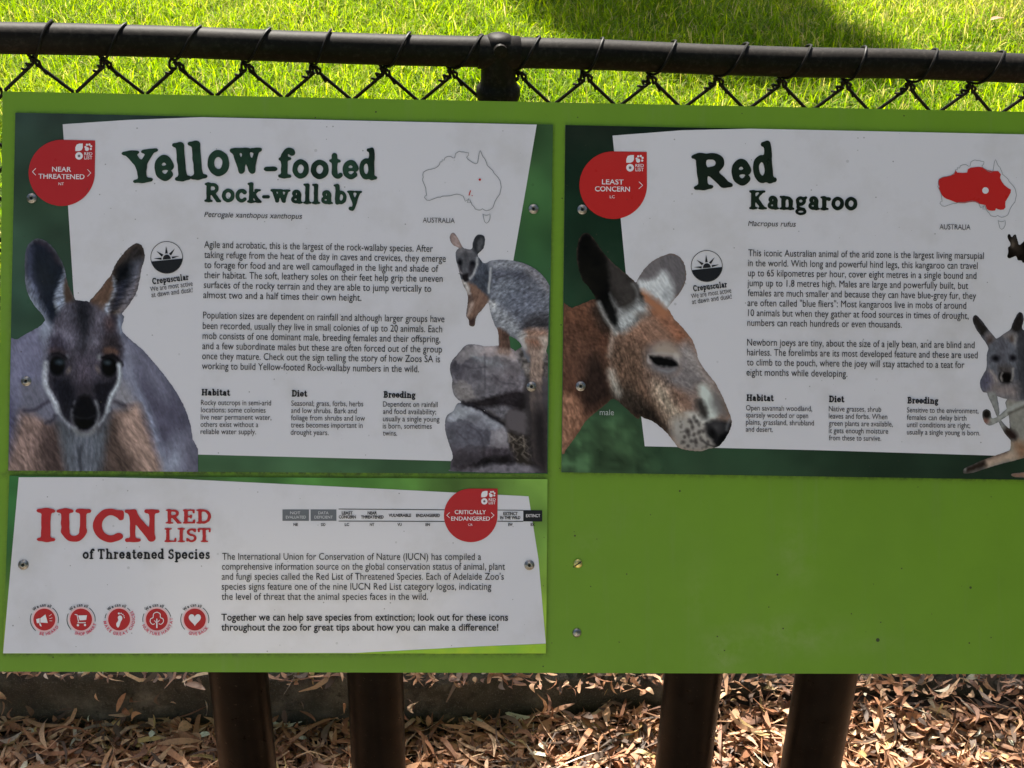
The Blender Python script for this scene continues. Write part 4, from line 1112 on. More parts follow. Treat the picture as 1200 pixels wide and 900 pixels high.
ps.poly(z7([(182, 375), (222, 372), (228, 410), (215, 430), (190, 428), (180, 400)]), (20, 17, 20), 1.3)
ps.tex(2.5, .2, z7([(100, 50), (350, 50), (300, 430), (150, 430)]), 17)
ps.mesh(WP, 'wallaby_on_rocks_picture', [wbody, tail, rk1, rk2, rk3], W_PIC, M_PHOTO, fray=.6, sat=.75, gam=1.05, mul=1.03, clip=[(500, 250), (646.4, 250), (642.3, 400), (641.3, 554.6), (500, 553.4)])

# ================================================================== panel 2: red kangaroo
KP = Panel('information_panel', 955, 355, 'white information panel headed Red Kangaroo with a brown kangaroo head in profile at its left', 'information panel')
plate(KP, PANEL_PX['kan'])
def f2(X, Y):
    base = lerp_cols((Y-146)/410, [(14, 24, 18), (16, 32, 22), (22, 44, 30), (22, 44, 30), (34, 54, 38), (38, 58, 40)])
    rt = np.clip((X-760)/300, 0, 1)[..., None]
    base = base*(1-rt)+lerp_cols((Y-146)/410, [(20, 30, 22), (22, 34, 26), (24, 36, 26)])*rt
    n = fbm(X, Y, 60, 15, 3)[..., None]
    b2 = fbm(X, Y, 16, 25, 3)[..., None]
    low = np.clip((Y-470)/30, 0, 1)[..., None]*np.clip((790-X)/60, 0, 1)[..., None]
    return base*(.7+.6*n)*(1+low*(b2-.5)*1.6)+low*np.array((14, 14, 8))*b2*1.4
bg_grid(KP, PANEL_PX['kan'], 15, f2)
flat_poly(KP, 'white_field', [(717.8, 158.9), (800, 152.6), (880, 150.8), (1243, 158.4), (1232, 300), (1215, 460), (1204, 536.5), (1170, 534.1), (960, 527.6), (755.6, 523), (742, 410), (730.5, 290), (723, 210)], W_WHITE, M_WHITE)
y0 = lambda pts: Z(640, 260, 3, pts)
y1 = lambda pts: Z(655, 260, 6.43, pts)
y2 = lambda pts: Z(655, 370, 5.625, pts)
y3 = lambda pts: Z(740, 370, 5.625, pts)
pk = Paint(656, 270, 862, 532, 1.0, (112, 84, 68), 21)
kneck = y0([(40, 322), (90, 303), (135, 285), (175, 272), (230, 300), (260, 400), (300, 560), (330, 690), (280, 655), (255, 632), (235, 622), (215, 636), (180, 665), (140, 700), (110, 745), (70, 800), (40, 820)])
kearL = y0([(175, 270), (150, 230), (125, 200), (108, 130), (112, 72), (130, 42), (148, 40), (170, 62), (195, 100), (230, 140), (262, 168), (290, 190), (315, 215), (335, 250), (345, 300), (320, 350), (250, 388), (225, 350), (200, 310)])
kearR = y0([(305, 220), (316, 212), (332, 185), (352, 158), (380, 135), (410, 120), (440, 112), (470, 124), (488, 155), (492, 195), (482, 230), (460, 262), (440, 285), (428, 300), (400, 310), (340, 290)])
khead = y0([(235, 300), (300, 250), (345, 240), (380, 250), (425, 300), (450, 340), (480, 372), (515, 418), (528, 455), (538, 490), (570, 535), (598, 572), (620, 615), (635, 650), (650, 690), (652, 715), (640, 745), (618, 778), (600, 792), (570, 798), (545, 806), (510, 804), (470, 796), (450, 775), (420, 738), (375, 702), (340, 688), (300, 660), (255, 625), (225, 560), (222, 450), (230, 380)])
pk.poly(kneck, (86, 55, 41), 3)
pk.poly(y0([(40, 320), (175, 270), (215, 310), (180, 340), (90, 350), (40, 380)]), (104, 66, 48), 6)
pk.poly(y0([(60, 430), (130, 410), (200, 440), (215, 520), (190, 580), (130, 600), (60, 560)]), (92, 60, 46), 8)
pk.poly(y0([(150, 470), (200, 490), (225, 560), (260, 625), (235, 622), (190, 645), (150, 660), (120, 600)]), (48, 34, 29), 8)
pk.poly(y0([(40, 620), (90, 610), (125, 650), (130, 700), (100, 750), (60, 810), (40, 810)]), (142, 98, 74), 5)
pk.poly(y0([(180, 280), (240, 330), (240, 400), (200, 380), (160, 320)]), (44, 36, 32), 7, .9)
pk.fur(75, 5, 2.2, .28, kneck, 2); pk.fur(10, 6, 2, .18, y0([(40, 320), (230, 280), (220, 450), (40, 460)]), 3)
for k in range(9):
    x = 62+k % 3*22; y = 640+k//3*45
    pk.line(y0([(x, y), (x+12, y+14), (x+14, y+34)]), 1.2, (84, 54, 40), 1.6, .7)
# head base
pk.poly(khead, (122, 96, 82), 2.5)
pk.poly(y0([(335, 250), (380, 250), (440, 330), (480, 372), (520, 430), (530, 470), (480, 440), (430, 400), (370, 330)]), (138, 88, 64), 5)
pk.poly(y0([(260, 400), (330, 340), (400, 350), (440, 420), (400, 440), (330, 450), (270, 460)]), (138, 100, 80), 9, .9)
pk.poly(y0([(235, 440), (340, 440), (350, 560), (420, 640), (440, 740), (330, 680), (250, 620)]), (104, 78, 62), 10)
pk.poly(y0([(470, 440), (520, 440), (560, 530), (590, 570), (560, 570), (530, 590), (520, 660), (450, 600), (420, 540), (460, 520)]), (116, 108, 108), 8)
pk.poly(y0([(480, 430), (500, 430), (560, 530), (620, 620), (600, 620), (540, 540), (490, 480)]), (148, 138, 134), 7, .7)
pk.poly(y0([(235, 590), (300, 610), (370, 650), (400, 690), (440, 745), (380, 715), (300, 675), (250, 635)]), (42, 34, 29), 6)
pk.poly(y0([(250, 560), (300, 580), (350, 640), (300, 660), (240, 610)]), (62, 50, 42), 6, .8)
pk.poly(y0([(380, 560), (430, 590), (470, 640), (500, 680), (470, 700), (430, 700), (400, 650), (380, 610)]), (160, 142, 122), 8, .9)
pk.poly(y0([(440, 580), (500, 600), (520, 640), (500, 670), (460, 640), (440, 610)]), (126, 92, 74), 6, .8)
pk.fur(78, 6, 1.5, .34, y0([(225, 440), (350, 440), (470, 600), (480, 700), (440, 745), (250, 630)]), 5)
pk.fur(35, 6, 1.8, .14, y0([(335, 250), (480, 372), (640, 660), (520, 660), (400, 440), (260, 400)]), 6)
pk.tex(6, .14, khead, 7); pk.tex(2.4, .22, y0([(225, 400), (350, 420), (470, 600), (480, 700), (440, 745), (250, 630)]), 37, 2); pk.tex(2.0, .16, khead, 38, 2)
# white streak behind cheek
pk.line(y0([(235, 390), (228, 430), (222, 470)]), 3, (160, 142, 128), 4, .75)
pk.poly(y0([(220, 520), (236, 524), (248, 560), (262, 606), (250, 614), (232, 580), (220, 545)]), (166, 162, 152), 5, .85); pk.fur(70, 5, 1.3, .3, y0([(210, 380), (250, 380), (280, 620), (230, 630)]), 39)
# muzzle
pk.poly(y0([(440, 700), (500, 680), (560, 680), (600, 700), (600, 790), (545, 806), (480, 798), (450, 770)]), (142, 138, 132), 6, .9); pk.poly(y0([(490, 672), (530, 668), (570, 690), (560, 712), (520, 700)]), (170, 168, 162), 4, .8)
pk.poly(y0([(445, 745), (470, 770), (520, 800), (600, 795), (560, 770), (490, 760)]), (118, 112, 106), 5, .8)
pk.poly(y0([(536, 575), (560, 572), (580, 592), (598, 625), (612, 660), (600, 690), (560, 692), (548, 668), (540, 620)]), (162, 168, 162), 3.5)
pk.poly(y0([(580, 640), (592, 590), (620, 620), (640, 670), (625, 690), (600, 670)]), (92, 88, 88), 5, .8)
pk.poly(y0([(528, 630), (545, 625), (562, 650), (568, 685), (550, 690), (535, 665)]), (52, 48, 46), 3.5)
for x, y, r in ((505, 700, 8), (495, 735, 8), (518, 690, 7), (530, 700, 7), (515, 720, 6), (520, 745, 5), (505, 752, 5), (534, 738, 5), (545, 760, 5), (528, 765, 5), (508, 770, 5), (550, 735, 5), (490, 752, 5), (482, 775, 6), (500, 788, 5), (533, 715, 5), (524, 780, 4), (570, 775, 4)):
    pk.ell(*y0([(x+rng.uniform(-4, 4), y+rng.uniform(-4, 4))])[0], r/3*rng.uniform(.6, 1.15), r/2.4*rng.uniform(.6, 1.2), (46, 40, 40), 1.7, .8, rng.uniform(-40, 40))
for k in range(40):
    pk.ell(*y0([(rng.uniform(470, 575), rng.uniform(700, 800))])[0], rng.uniform(.5, 1.1), rng.uniform(.5, 1.2), (62, 56, 54), 1.3, .6)
pk.poly(y0([(560, 712), (575, 700), (610, 698), (635, 702), (652, 705), (650, 735), (630, 765), (600, 790), (580, 765), (565, 745)]), (34, 32, 34), 3)
pk.ell(*y0([(598, 722)])[0], 7, 6, (74, 72, 74), 6, .8); pk.ell(*y0([(585, 742)])[0], 3.5, 6, (16, 15, 16), 2.5, .9, -25)
pk.line(y0([(652, 690), (640, 705), (635, 730)]), 2.2, (120, 120, 124), 2, .7)
pk.poly(y0([(610, 755), (630, 745), (640, 745), (615, 782), (600, 790)]), (16, 16, 18), 2)
pk.line(y0([(548, 768), (575, 785), (595, 790)]), 1.6, (50, 46, 46), 1.5)
# eye
pk.poly(y0([(355, 450), (400, 425), (450, 440), (470, 470), (480, 500), (440, 535), (390, 530), (355, 500)]), (112, 104, 104), 7, .9)
pk.poly(y0([(380, 440), (420, 425), (455, 440), (470, 470), (430, 466), (385, 462)]), (148, 130, 114), 4, .8)
pk.poly(y0([(452, 470), (462, 462), (470, 478), (468, 498), (460, 490)]), (164, 158, 152), 3.5, .85)
pk.line(y0([(364, 468), (400, 461), (440, 465), (462, 474)]), 1.4, (156, 148, 140), 2.6, .75)
pk.line(y0([(360, 472), (359, 490), (366, 498)]), 2, (172, 166, 162), 1.8, .8)
pk.poly(y0([(362, 470), (390, 474), (425, 478), (450, 488), (466, 506), (440, 510), (405, 508), (378, 496)]), (16, 15, 16), 1.8)
pk.poly(y0([(370, 502), (405, 514), (455, 514), (440, 530), (395, 526)]), (88, 88, 94), 4, .8)
pk.line(y0([(395, 520), (430, 526), (450, 520)]), 1.4, (128, 128, 132), 1.6, .7)
pk.tex(3, .5, y0([(390, 555), (430, 550), (425, 580), (395, 580)]), 8, 3, 2)
# ears
pk.poly(kearR, (92, 87, 90), 2)
pk.poly(y1([(600, 440), (700, 430), (760, 370), (810, 380), (850, 440), (868, 540), (850, 600), (820, 650), (780, 640), (720, 580), (600, 540)]), (166, 168, 170), 4)
pk.poly(y1([(600, 400), (690, 300), (760, 260), (780, 340), (720, 410), (660, 430)]), (100, 94, 96), 4, .7)
pk.ell(*y1([(815, 555)])[0], 5, 6, (132, 134, 138), 4, .8)
pk.fur(60, 6, 1.8, .12, kearR, 11)
pk.poly(y1([(590, 540), (640, 520), (720, 580), (790, 640), (830, 700), (780, 720), (700, 660), (640, 600)]), (150, 96, 66), 4)
pk.poly(kearL, (42, 38, 36), 2)
pk.poly(y1([(200, 80), (240, 110), (300, 190), (350, 270), (385, 400), (380, 500), (410, 640), (440, 760), (380, 700), (300, 600), (210, 520), (165, 420), (135, 290), (150, 150)]), (11, 11, 12), 4)
pk.poly(y1([(380, 300), (450, 350), (520, 420), (575, 490), (580, 580), (540, 650), (480, 620), (420, 540), (390, 440)]), (60, 55, 53), 5, .85)
pk.line(y1([(560, 470), (590, 520), (590, 590)]), 3, (112, 110, 110), 2.5, .8)
pk.tex(7, .2, kearL, 12)
pk.poly(y1([(440, 690), (520, 655), (560, 630), (605, 595), (660, 640), (665, 685), (610, 715), (580, 760), (530, 800), (480, 830), (435, 795)]), (152, 155, 156), 6, .95)
pk.poly(y1([(380, 540), (420, 600), (470, 660), (500, 700), (460, 720), (430, 660)]), (130, 130, 130), 3, .8)
pk.line(y1([(300, 610), (340, 700), (390, 780), (430, 840)]), 3.6, (150, 152, 150), 3, .9)
pk.poly(y1([(360, 600), (410, 650), (440, 760), (420, 780), (380, 720)]), (20, 20, 20), 2.5)
pk.poly(y1([(580, 690), (680, 690), (660, 730), (600, 720)]), (96, 82, 74), 4, .6)
pk.fur(50, 5, 1.4, .17, y1([(300, 600), (620, 580), (700, 700), (480, 860), (340, 760)]), 13)
pk.fur(60, 5, 1.4, .2, y1([(330, 800), (640, 720), (700, 900), (380, 900)]), 14)
pk.mesh(KP, 'kangaroo_portrait', [kneck, kearL, kearR, khead], W_PIC, M_PHOTO, clip=[(661.6, 262), (900, 262), (900, 535), (658.6, 535)], sat=.72, gam=1.16, mul=1.0)
sans_lines(KP, 'picture_caption', [('male', 702.8, 486.4, 719.4, 486.6)], 6.4, W_TEXT, dark_print('grey_ink', (120, 125, 122)), 4.6, .002)
sun_icon(KP, 828.2, 311.8, 18.6, -6)
slab_word(KP, 'icon_heading', 'Crepuscular', 812.2, 341.6, 852, 336.5, 7.0, W_TEXT, M_BLACK, 1.05)
sans_lines(KP, 'icon_caption', [('We are most active', 810.2, 349.8, 857.2, 343), ('at dawn and dusk!', 811.3, 356.5, 857.6, 350)], 5.3, W_TEXT, M_TEXT, 4.0)
place_glyphs(KP, 'heading', [('R', 1.12, 811.5, 857.5, 222.6, 41, 5), ('e', 1.2, 856.8, 880.2, 218, 42, 5), ('d', 1.15, 882, 909, 214.8, 45, 4)], W_TEXT, M_BLACKINK)
slab_word(KP, 'subheading', 'Kangaroo', 877.8, 245, 1004.8, 246.5, 21.8, W_TEXT, M_BLACKINK, 1.1, .01)
sans_lines(KP, 'latin_name', [('Macropus rufus', 876.5, 264.8, 932, 265.8)], 5.8, W_TEXT, M_TEXT, 4.4, slant=.2)
za = lambda pts: [(1099+(x-190)*.1824, 185.4+(y-252)*.1755+(x-190)*.004) for x, y in pts]
line_motif(KP, 'map_outline', za(AUS), .6, W_TEXT, M_MAPLINE, True)
line_motif(KP, 'map_outline', za(TAS), .6, W_TEXT, M_MAPLINE, True)
zk = lambda pts: Z(1040, 140, 5.625, pts)
rr = zk([(335,405),(345,390),(370,380),(405,372),(440,360),(447,332),(460,350),(495,352),(525,350),(530,328),(548,318),(570,315),(600,312),(622,314),(640,322),(660,333),(690,340),(730,340),(748,362),(742,385),(754,410),(770,432),(795,452),(814,462),(812,482),(800,505),(790,522),(778,540),(776,560),(778,580),(765,594),(745,596),(728,592),(715,585),(710,600),(690,602),(670,599),(655,590),(645,565),(625,560),(600,555),(580,545),(560,543),(535,546),(510,552),(480,552),(460,550),(435,540),(410,530),(390,524),(375,515),(360,500),(350,480),(338,460),(342,440),(333,425)])
hole = [(x, y) for x, y in disc(*zk([(646, 468)])[0], 3.8, 20)]
map_r = flat_poly(KP, 'map_range', rr, W_BADGE, M_RED2)
shapes(KP, 'map_hole', [hole], W_TEXT, M_WHITE)
sans_lines(KP, 'map_caption', [('AUSTRALIA', 1101, 268.7, 1137.2, 269.2)], 6.0, W_TEXT, M_TEXT)
sans_lines(KP, 'paragraph', [
 ('This iconic Australian animal of the arid zone is the largest living marsupial', 876.8, 300.2, 1153, 303.6),
 ('in the world. With long and powerful hind legs, this kangaroo can travel', 876.5, 312.0, 1145.7, 315.3),
 ('up to 65 kilpometres per hour, cover eight metres in a single bound and', 876.5, 323.7, 1144.2, 327),
 ('jump up to 1.8 metres high. Males are large and powerfully built, but', 875.8, 335.4, 1134.6, 338.7),
 ('females are much smaller and because they can have blue-grey fur, they', 876.3, 347.1, 1143.9, 350.5),
 ('are often called "blue fliers": Most kangaroos live in mobs of around', 876, 358.7, 1132.3, 362),
 ('10 animals but when they gather at food sources in times of drought,', 876.5, 370.4, 1135.1, 373.9),
 ('numbers can reach hundreds or even thousands.', 875.8, 382, 1056.8, 384.2)], 7.9, W_TEXT, M_TEXT, 5.45, 0)
sans_lines(KP, 'paragraph', [
 ('Newborn joeys are tiny, about the size of a jelly bean, and are blind and', 875.5, 405, 1142.1, 408.2),
 ('hairless. The forelimbs are its most developed feature and these are used', 875.4, 416.6, 1145.7, 420),
 ('to climb to the pouch, where the joey will stay attached to a teat for', 875.2, 428.3, 1130.2, 431.5),
 ('eight months while developing.', 874.7, 440.1, 993, 441.8)], 7.9, W_TEXT, M_TEXT, 5.45, 0)
slab_word(KP, 'column_heading', 'Habitat', 874.7, 469.7, 907, 470.2, 7.4, W_TEXT, M_BLACK, 1.15)
slab_word(KP, 'column_heading', 'Diet', 971.3, 471.2, 989.7, 471.5, 7.4, W_TEXT, M_BLACK, 1.15)
slab_word(KP, 'column_heading', 'Breeding', 1063.3, 472.7, 1099.7, 473.3, 7.4, W_TEXT, M_BLACK, 1.15)
sans_lines(KP, 'column_text', [('Open savannah woodland,', 874.2, 480.9, 951.7, 482), ('sparsely wooded or open', 874.2, 489.3, 947, 490.2), ('plains, grassland, shrubland', 874.2, 497.7, 953.8, 498.7), ('and desert.', 874, 506, 905.7, 506.4)], 6.1, W_TEXT, M_TEXT, 4.15, 0)
sans_lines(KP, 'column_text', [('Native grasses, shrub', 971.3, 482, 1032.6, 482.8), ('leaves and forbs. When', 971.3, 490.5, 1039.8, 491.4), ('green plants are available,', 971.3, 499, 1046.3, 500), ('it gets enough moisture', 971.3, 507.5, 1040.8, 508.4), ('from these to survive.', 971.3, 516, 1032.6, 516.8)], 6.1, W_TEXT, M_TEXT, 4.15, 0)
sans_lines(KP, 'column_text', [('Sensitive to the environment,', 1062.8, 483.4, 1146.7, 484.6), ('females can delay birth', 1062.8, 492, 1132.5, 493), ('until conditions are right;', 1062.8, 500.6, 1136.9, 501.6), ('usually a single young is born.', 1062.8, 509.2, 1148.6, 510.4)], 6.1, W_TEXT, M_TEXT, 4.15, 0)
badge(KP, 718.6, 217, 39.6, (758, 178), M_RED2, [('LEAST', 705.4, 215.9, 730.8, 216.2), ('CONCERN', 697.2, 224.1, 738.2, 224.5)], ('LC', 714.6, 232.2, 720.4, 232.2),
      [(749, 753.6, 213.3, 220.9, 1)], (738.4, 186.2, 4.5), cap=5.6)
for x, y in ((682.3, 245.6), (680.4, 452.6)): screw(KP, x, y, W_PLATE+.0004)
# small grey kangaroo and the dark one behind it, at the panel's right
v0 = lambda pts: Z(1120, 360, 9, pts)
v1 = lambda pts: Z(1110, 450, 8.18, pts)
pg = Paint(1120, 362, 1250, 562, 1.0, (84, 84, 90), 33)
gb = v0([(200, 85), (232, 95), (290, 160), (340, 230), (400, 300), (435, 330), (500, 285), (575, 235), (600, 170), (640, 90), (672, 50), (705, 70), (718, 130), (700, 220), (760, 260), (900, 300), (1100, 420), (1160, 700), (1100, 1000), (900, 1050), (720, 1000), (640, 980), (500, 960), (350, 905), (290, 895), (262, 850), (258, 780), (290, 710), (325, 640), (328, 500), (345, 440), (320, 380), (270, 310), (210, 220), (178, 130)])
arm1 = v1([(385, 85), (470, 100), (500, 260), (500, 320), (560, 400), (620, 440), (660, 470), (668, 520), (630, 545), (590, 520), (550, 470), (510, 400), (470, 300), (430, 200)])
arm2 = v1([(345, 255), (385, 242), (418, 270), (430, 330), (500, 300), (620, 200), (760, 150), (760, 210), (640, 270), (540, 330), (460, 380), (400, 398), (360, 370), (338, 310)])
leg = v1([(570, 150), (800, 130), (900, 300), (900, 640), (760, 700), (620, 740), (500, 770), (370, 810), (250, 850), (160, 855), (165, 810), (250, 770), (340, 730), (450, 690), (560, 650), (605, 620), (605, 480), (590, 300)])
foot2 = v1([(620, 860), (700, 850), (900, 830), (900, 895), (700, 895), (625, 885)])
pg.poly(leg, (120, 118, 112), 2)
pg.poly(v1([(610, 540), (760, 560), (760, 700), (620, 740), (605, 640)]), (136, 122, 108), 5, .9)
pg.poly(v1([(660, 560), (760, 600), (760, 700), (690, 700)]), (112, 82, 62), 6, .8)
pg.poly(v1([(340, 735), (560, 655), (620, 650), (680, 690), (560, 745), (380, 800)]), (150, 132, 118), 3, .9)
pg.line(v1([(340, 735), (450, 690), (560, 655)]), 3, (84, 66, 58), 3, .7)
pg.poly(v1([(160, 810), (260, 765), (350, 735), (370, 790), (250, 840), (165, 855)]), (44, 36, 32), 3)
pg.ell(*v1([(172, 822)])[0], 1.4, 2.4, (120, 120, 116), 1.4)
pg.poly(foot2, (120, 96, 82), 2)
pg.poly(gb, (84, 85, 92), 2)
pg.poly(v0([(640, 240), (760, 260), (1160, 500), (1160, 1000), (700, 960), (640, 640), (630, 420)]), (58, 58, 62), 6)
pg.poly(v0([(360, 640), (400, 720), (480, 800), (640, 820), (660, 960), (500, 950), (340, 900), (320, 860)]), (122, 112, 110), 7, .9)
pg.poly(v0([(258, 780), (300, 720), (360, 700), (380, 800), (320, 880), (270, 860)]), (78, 76, 90), 5, .9)
pg.poly(v0([(200, 90), (235, 100), (290, 165), (335, 235), (300, 300), (250, 270), (200, 190), (180, 130)]), (38, 34, 34), 2.5)
pg.poly(v0([(310, 300), (360, 270), (430, 335), (400, 390), (345, 410)]), (104, 96, 96), 3, .9); pg.ell(*v0([(365, 360)])[0], 3, 4, (60, 48, 44), 3, .8)
pg.poly(v0([(600, 175), (640, 90), (672, 52), (705, 75), (715, 140), (695, 240), (640, 260), (590, 240)]), (36, 33, 33), 2.5)
pg.poly(v0([(460, 320), (560, 250), (650, 290), (620, 360), (560, 370)]), (112, 104, 102), 4, .8); pg.ell(*v0([(590, 355)])[0], 3.4, 4, (66, 52, 44), 3, .8)
pg.poly(v0([(600, 370), (640, 300), (640, 370), (620, 430)]), (140, 138, 138), 2.5, .8)
pg.poly(v0([(345, 420), (440, 330), (560, 350), (630, 430), (640, 560), (610, 680), (560, 790), (480, 790), (430, 720), (340, 640), (328, 520)]), (92, 93, 100), 3)
pg.poly(v0([(430, 340), (520, 340), (540, 420), (500, 600), (460, 600), (440, 440)]), (76, 74, 80), 6, .7)
pg.ell(*v0([(420, 540)])[0], 4.6, 3.4, (24, 22, 26), 2.4); pg.ell(*v0([(602, 536)])[0], 3.6, 3.6, (24, 22, 26), 2.4)
pg.poly(v0([(450, 620), (580, 620), (600, 720), (560, 800), (500, 800), (455, 740)]), (66, 60, 58), 4, .8)
pg.poly(v0([(490, 700), (560, 695), (590, 740), (575, 800), (520, 805), (490, 760)]), (20, 18, 18), 2)
pg.line(v0([(468, 700), (462, 740), (480, 780)]), 1.6, (16, 15, 16), 1.5); pg.line(v0([(490, 695), (476, 735), (490, 780)]), 1.3, (148, 142, 138), 1.2)
pg.line(v0([(605, 650), (606, 710), (590, 770)]), 1.5, (140, 136, 132), 1.5); pg.line(v0([(370, 680), (410, 730), (440, 780)]), 2.5, (140, 130, 124), 2.5, .8)
pg.fur(80, 5, 1.5, .14, gb, 5)
pg.poly(arm1, (118, 118, 116), 1.8); pg.poly(v1([(560, 420), (620, 440), (668, 480), (660, 535), (600, 530), (550, 460)]), (42, 33, 30), 3)
pg.poly(arm2, (132, 132, 128), 1.8); pg.line(v1([(590, 285), (680, 240), (760, 210)]), 2.2, (74, 70, 64), 2)
pg.ell(*v1([(378, 290)])[0], 4.8, 5.6, (30, 26, 25), 2); pg.ell(*v1([(370, 355)])[0], 3.5, 3, (110, 72, 62), 2.5, .8)
pg.tex(4, .12, seed=9)
pg.mesh(KP, 'grey_kangaroo_picture', [gb, arm1, arm2, leg, foot2], W_PIC, M_PHOTO, fray=.5, clip=[(1120, 355), (1247.5, 355), (1244.6, 562), (1120, 560)])
u0 = lambda pts: Z(1120, 260, 15, pts)
pd = Paint(1176, 270, 1250, 312, 1.0, (26, 22, 20), 35)
dk = u0([(910, 260), (925, 215), (955, 218), (985, 270), (1010, 240), (1050, 220), (1070, 260), (1090, 340), (1120, 405), (1190, 350), (1260, 280), (1500, 250), (1850, 400), (1850, 620), (1500, 700), (1200, 720), (1160, 680), (1090, 670), (1060, 600), (1000, 620), (950, 645), (905, 610), (925, 540), (918, 450), (950, 430), (960, 380), (930, 320)])
pd.ell(*u0([(1040, 420)])[0], 5, 8, (62, 54, 48), 4, .9, -25); pd.ell(*u0([(995, 380)])[0], 1.6, 3, (120, 108, 98), 2, .8)
pd.ell(*u0([(1040, 260)])[0], 2, 3.4, (58, 56, 54), 2, .8)
pd.tex(5, .3)
pd.mesh(KP, 'dark_kangaroo_picture', [dk], W_PIC, M_PHOTO, fray=.5, clip=[(1170, 262), (1248.5, 262), (1248.3, 315), (1170, 315)])

# ================================================================== panel 3: red list
IP = Panel('information_panel', 322, 662, 'wide low white panel headed IUCN Red List with five small round red icons', 'information panel')
plate(IP, PANEL_PX['iuc'])
def f3(X, Y):
    t = (X-5)/640
    base = lerp_cols(t, [(40, 78, 42), (50, 74, 44), (52, 78, 40), (58, 96, 48), (70, 112, 50), (62, 84, 40), (92, 122, 52)])
    n = fbm(X, Y, 40, 45, 3)[..., None]
    dn = np.clip((Y-640)/110, 0, 1)[..., None]
    base = base*(1-dn)+np.array((118, 142, 46))*dn
    return base*(.7+.6*n)
bg_grid(IP, PANEL_PX['iuc'], 45, f3)
flat_poly(IP, 'white_field', [(22, 559.3), (120, 559.4), (205, 561), (410, 571), (619.4, 581.6), (631, 655), (639.6, 754.2), (560, 757.5), (415, 765.2), (150, 765.6), (3.6, 765.6), (12, 670)], W_WHITE, M_WHITE)
flat_poly(IP, 'lime_edge_print', [(639.7, 754.6), (639.6, 765.6), (415.6, 765.5), (560, 757.9)], W_WHITE, M_LIME)
place_glyphs(IP, 'heading', [('I', 1.08, 42.6, 65, 634.2, 37.5, 0), ('U', 1.08, 66.2, 107, 634.4, 37.5, 0), ('C', 1.08, 108.7, 145.3, 634.6, 37.5, 0), ('N', 1.08, 145.9, 187, 634.8, 37.5, 0)], W_TEXT, M_RED)
slab_word(IP, 'heading', 'RED', 194, 613.6, 247.3, 613.6, 16.6, W_TEXT, M_RED, .92)
slab_word(IP, 'heading', 'LIST', 192.6, 635.3, 247, 635.3, 16.4, W_TEXT, M_RED, .92)
slab_word(IP, 'subheading', 'of Threatened Species', 96.8, 655, 245.8, 655.2, 11.6, W_TEXT, M_BLACK, 1.0, .04)
sans_lines(IP, 'paragraph', [
 ('The International Union for Conservation of Nature (IUCN) has compiled a', 260.3, 656, 563.8, 656.3),
 ('comprehensive information source on the global conservation status of animal, plant', 260, 667.7, 591.8, 667.8),
 ("and fungi species called the Red List of Threatened Species. Each of Adelaide Zoo's", 259.8, 679.5, 590.4, 679.5),
 ('species signs feature one of the nine IUCN Red List category logos, indicating', 259.7, 691.2, 575.7, 691.2),
 ('the level of threat that the animal species faces in the wild.', 259.6, 703, 501.5, 703)], 7.9, W_TEXT, M_TEXT, 5.45, 0)
sans_lines(IP, 'paragraph', [
 ('Together we can help save species from extinction; look out for these icons', 259.3, 727.3, 595.3, 727.4),
 ('throughout the zoo for great tips about how you can make a difference!', 259.3, 739, 584, 739)], 7.8, W_TEXT, M_BLACK, 5.5, .014, label='bold closing paragraph')
badge(IP, 551.6, 604, 31.4, (583.2, 572.6), M_RED, [('CRITICALLY', 532.8, 602.4, 569.5, 602.5), ('ENDANGERED', 528.7, 610, 574.2, 610.1)], ('CR', 548.5, 616.2, 553.8, 616.2),
      [(523.1, 526.6, 601, 606.6, -1), (575.9, 579.3, 601, 606.6, 1)], (567.6, 579, 3.7), cap=4.6, ccap=2.5)
shapes(IP, 'scale_box', [[(331, 597), (362.1, 597), (362.1, 610.4), (331, 610.4)]], W_PIC, M_GREYBOX)
shapes(IP, 'scale_box', [[(364, 597), (394.2, 597), (394.2, 610.4), (364, 610.4)]], W_PIC, M_GREYBOX)
shapes(IP, 'scale_box', [[(613.2, 597.8), (635.4, 598), (635.4, 611.2), (613.2, 611)]], W_PIC, M_BLACK)
shapes(IP, 'scale_line', [[(396.8, 596.1), (521, 597), (521, 597.9), (396.8, 597)], [(582.8, 597.3), (613.1, 597.6), (613.1, 598.4), (582.8, 598.1)]], W_PIC, M_BLACK)
shapes(IP, 'scale_line', [[(396.8, 610.2), (521, 610.6), (521, 611.5), (396.8, 611.1)], [(582.8, 610.4), (613.1, 610.6), (613.1, 611.5), (582.8, 611.3)]], W_PIC, M_BLACK)
sans_lines(IP, 'scale_lettering', [('NOT', 340, 602.6, 352, 602.6), ('EVALUATED', 335, 607.6, 358.5, 607.6), ('DATA', 373, 602.6, 385, 602.6), ('DEFICIENT', 368.5, 607.6, 390, 607.6)], 3.2, W_TEXT, dark_print('box_ink', (150, 150, 152)), offset=.01)
sans_lines(IP, 'scale_lettering', [('EXTINCT', 616.5, 606, 633, 606)], 3.4, W_TEXT, M_BADGEINK, offset=.01)
sans_lines(IP, 'scale_lettering', [('LEAST', 400.5, 602.8, 413.3, 602.8), ('CONCERN', 397, 607.5, 417, 607.5), ('NEAR', 430.8, 602.8, 441.6, 602.8), ('THREATENED', 423, 607.6, 449.6, 607.6),
    ('VULNERABLE', 455.4, 605.6, 481.8, 605.6), ('ENDANGERED', 487.5, 605.8, 515.6, 605.8), ('EXTINCT', 589.7, 603.6, 606.6, 603.6), ('IN THE WILD', 586, 608.3, 609.8, 608.3)], 3.4, W_TEXT, M_BLACK, offset=.035)
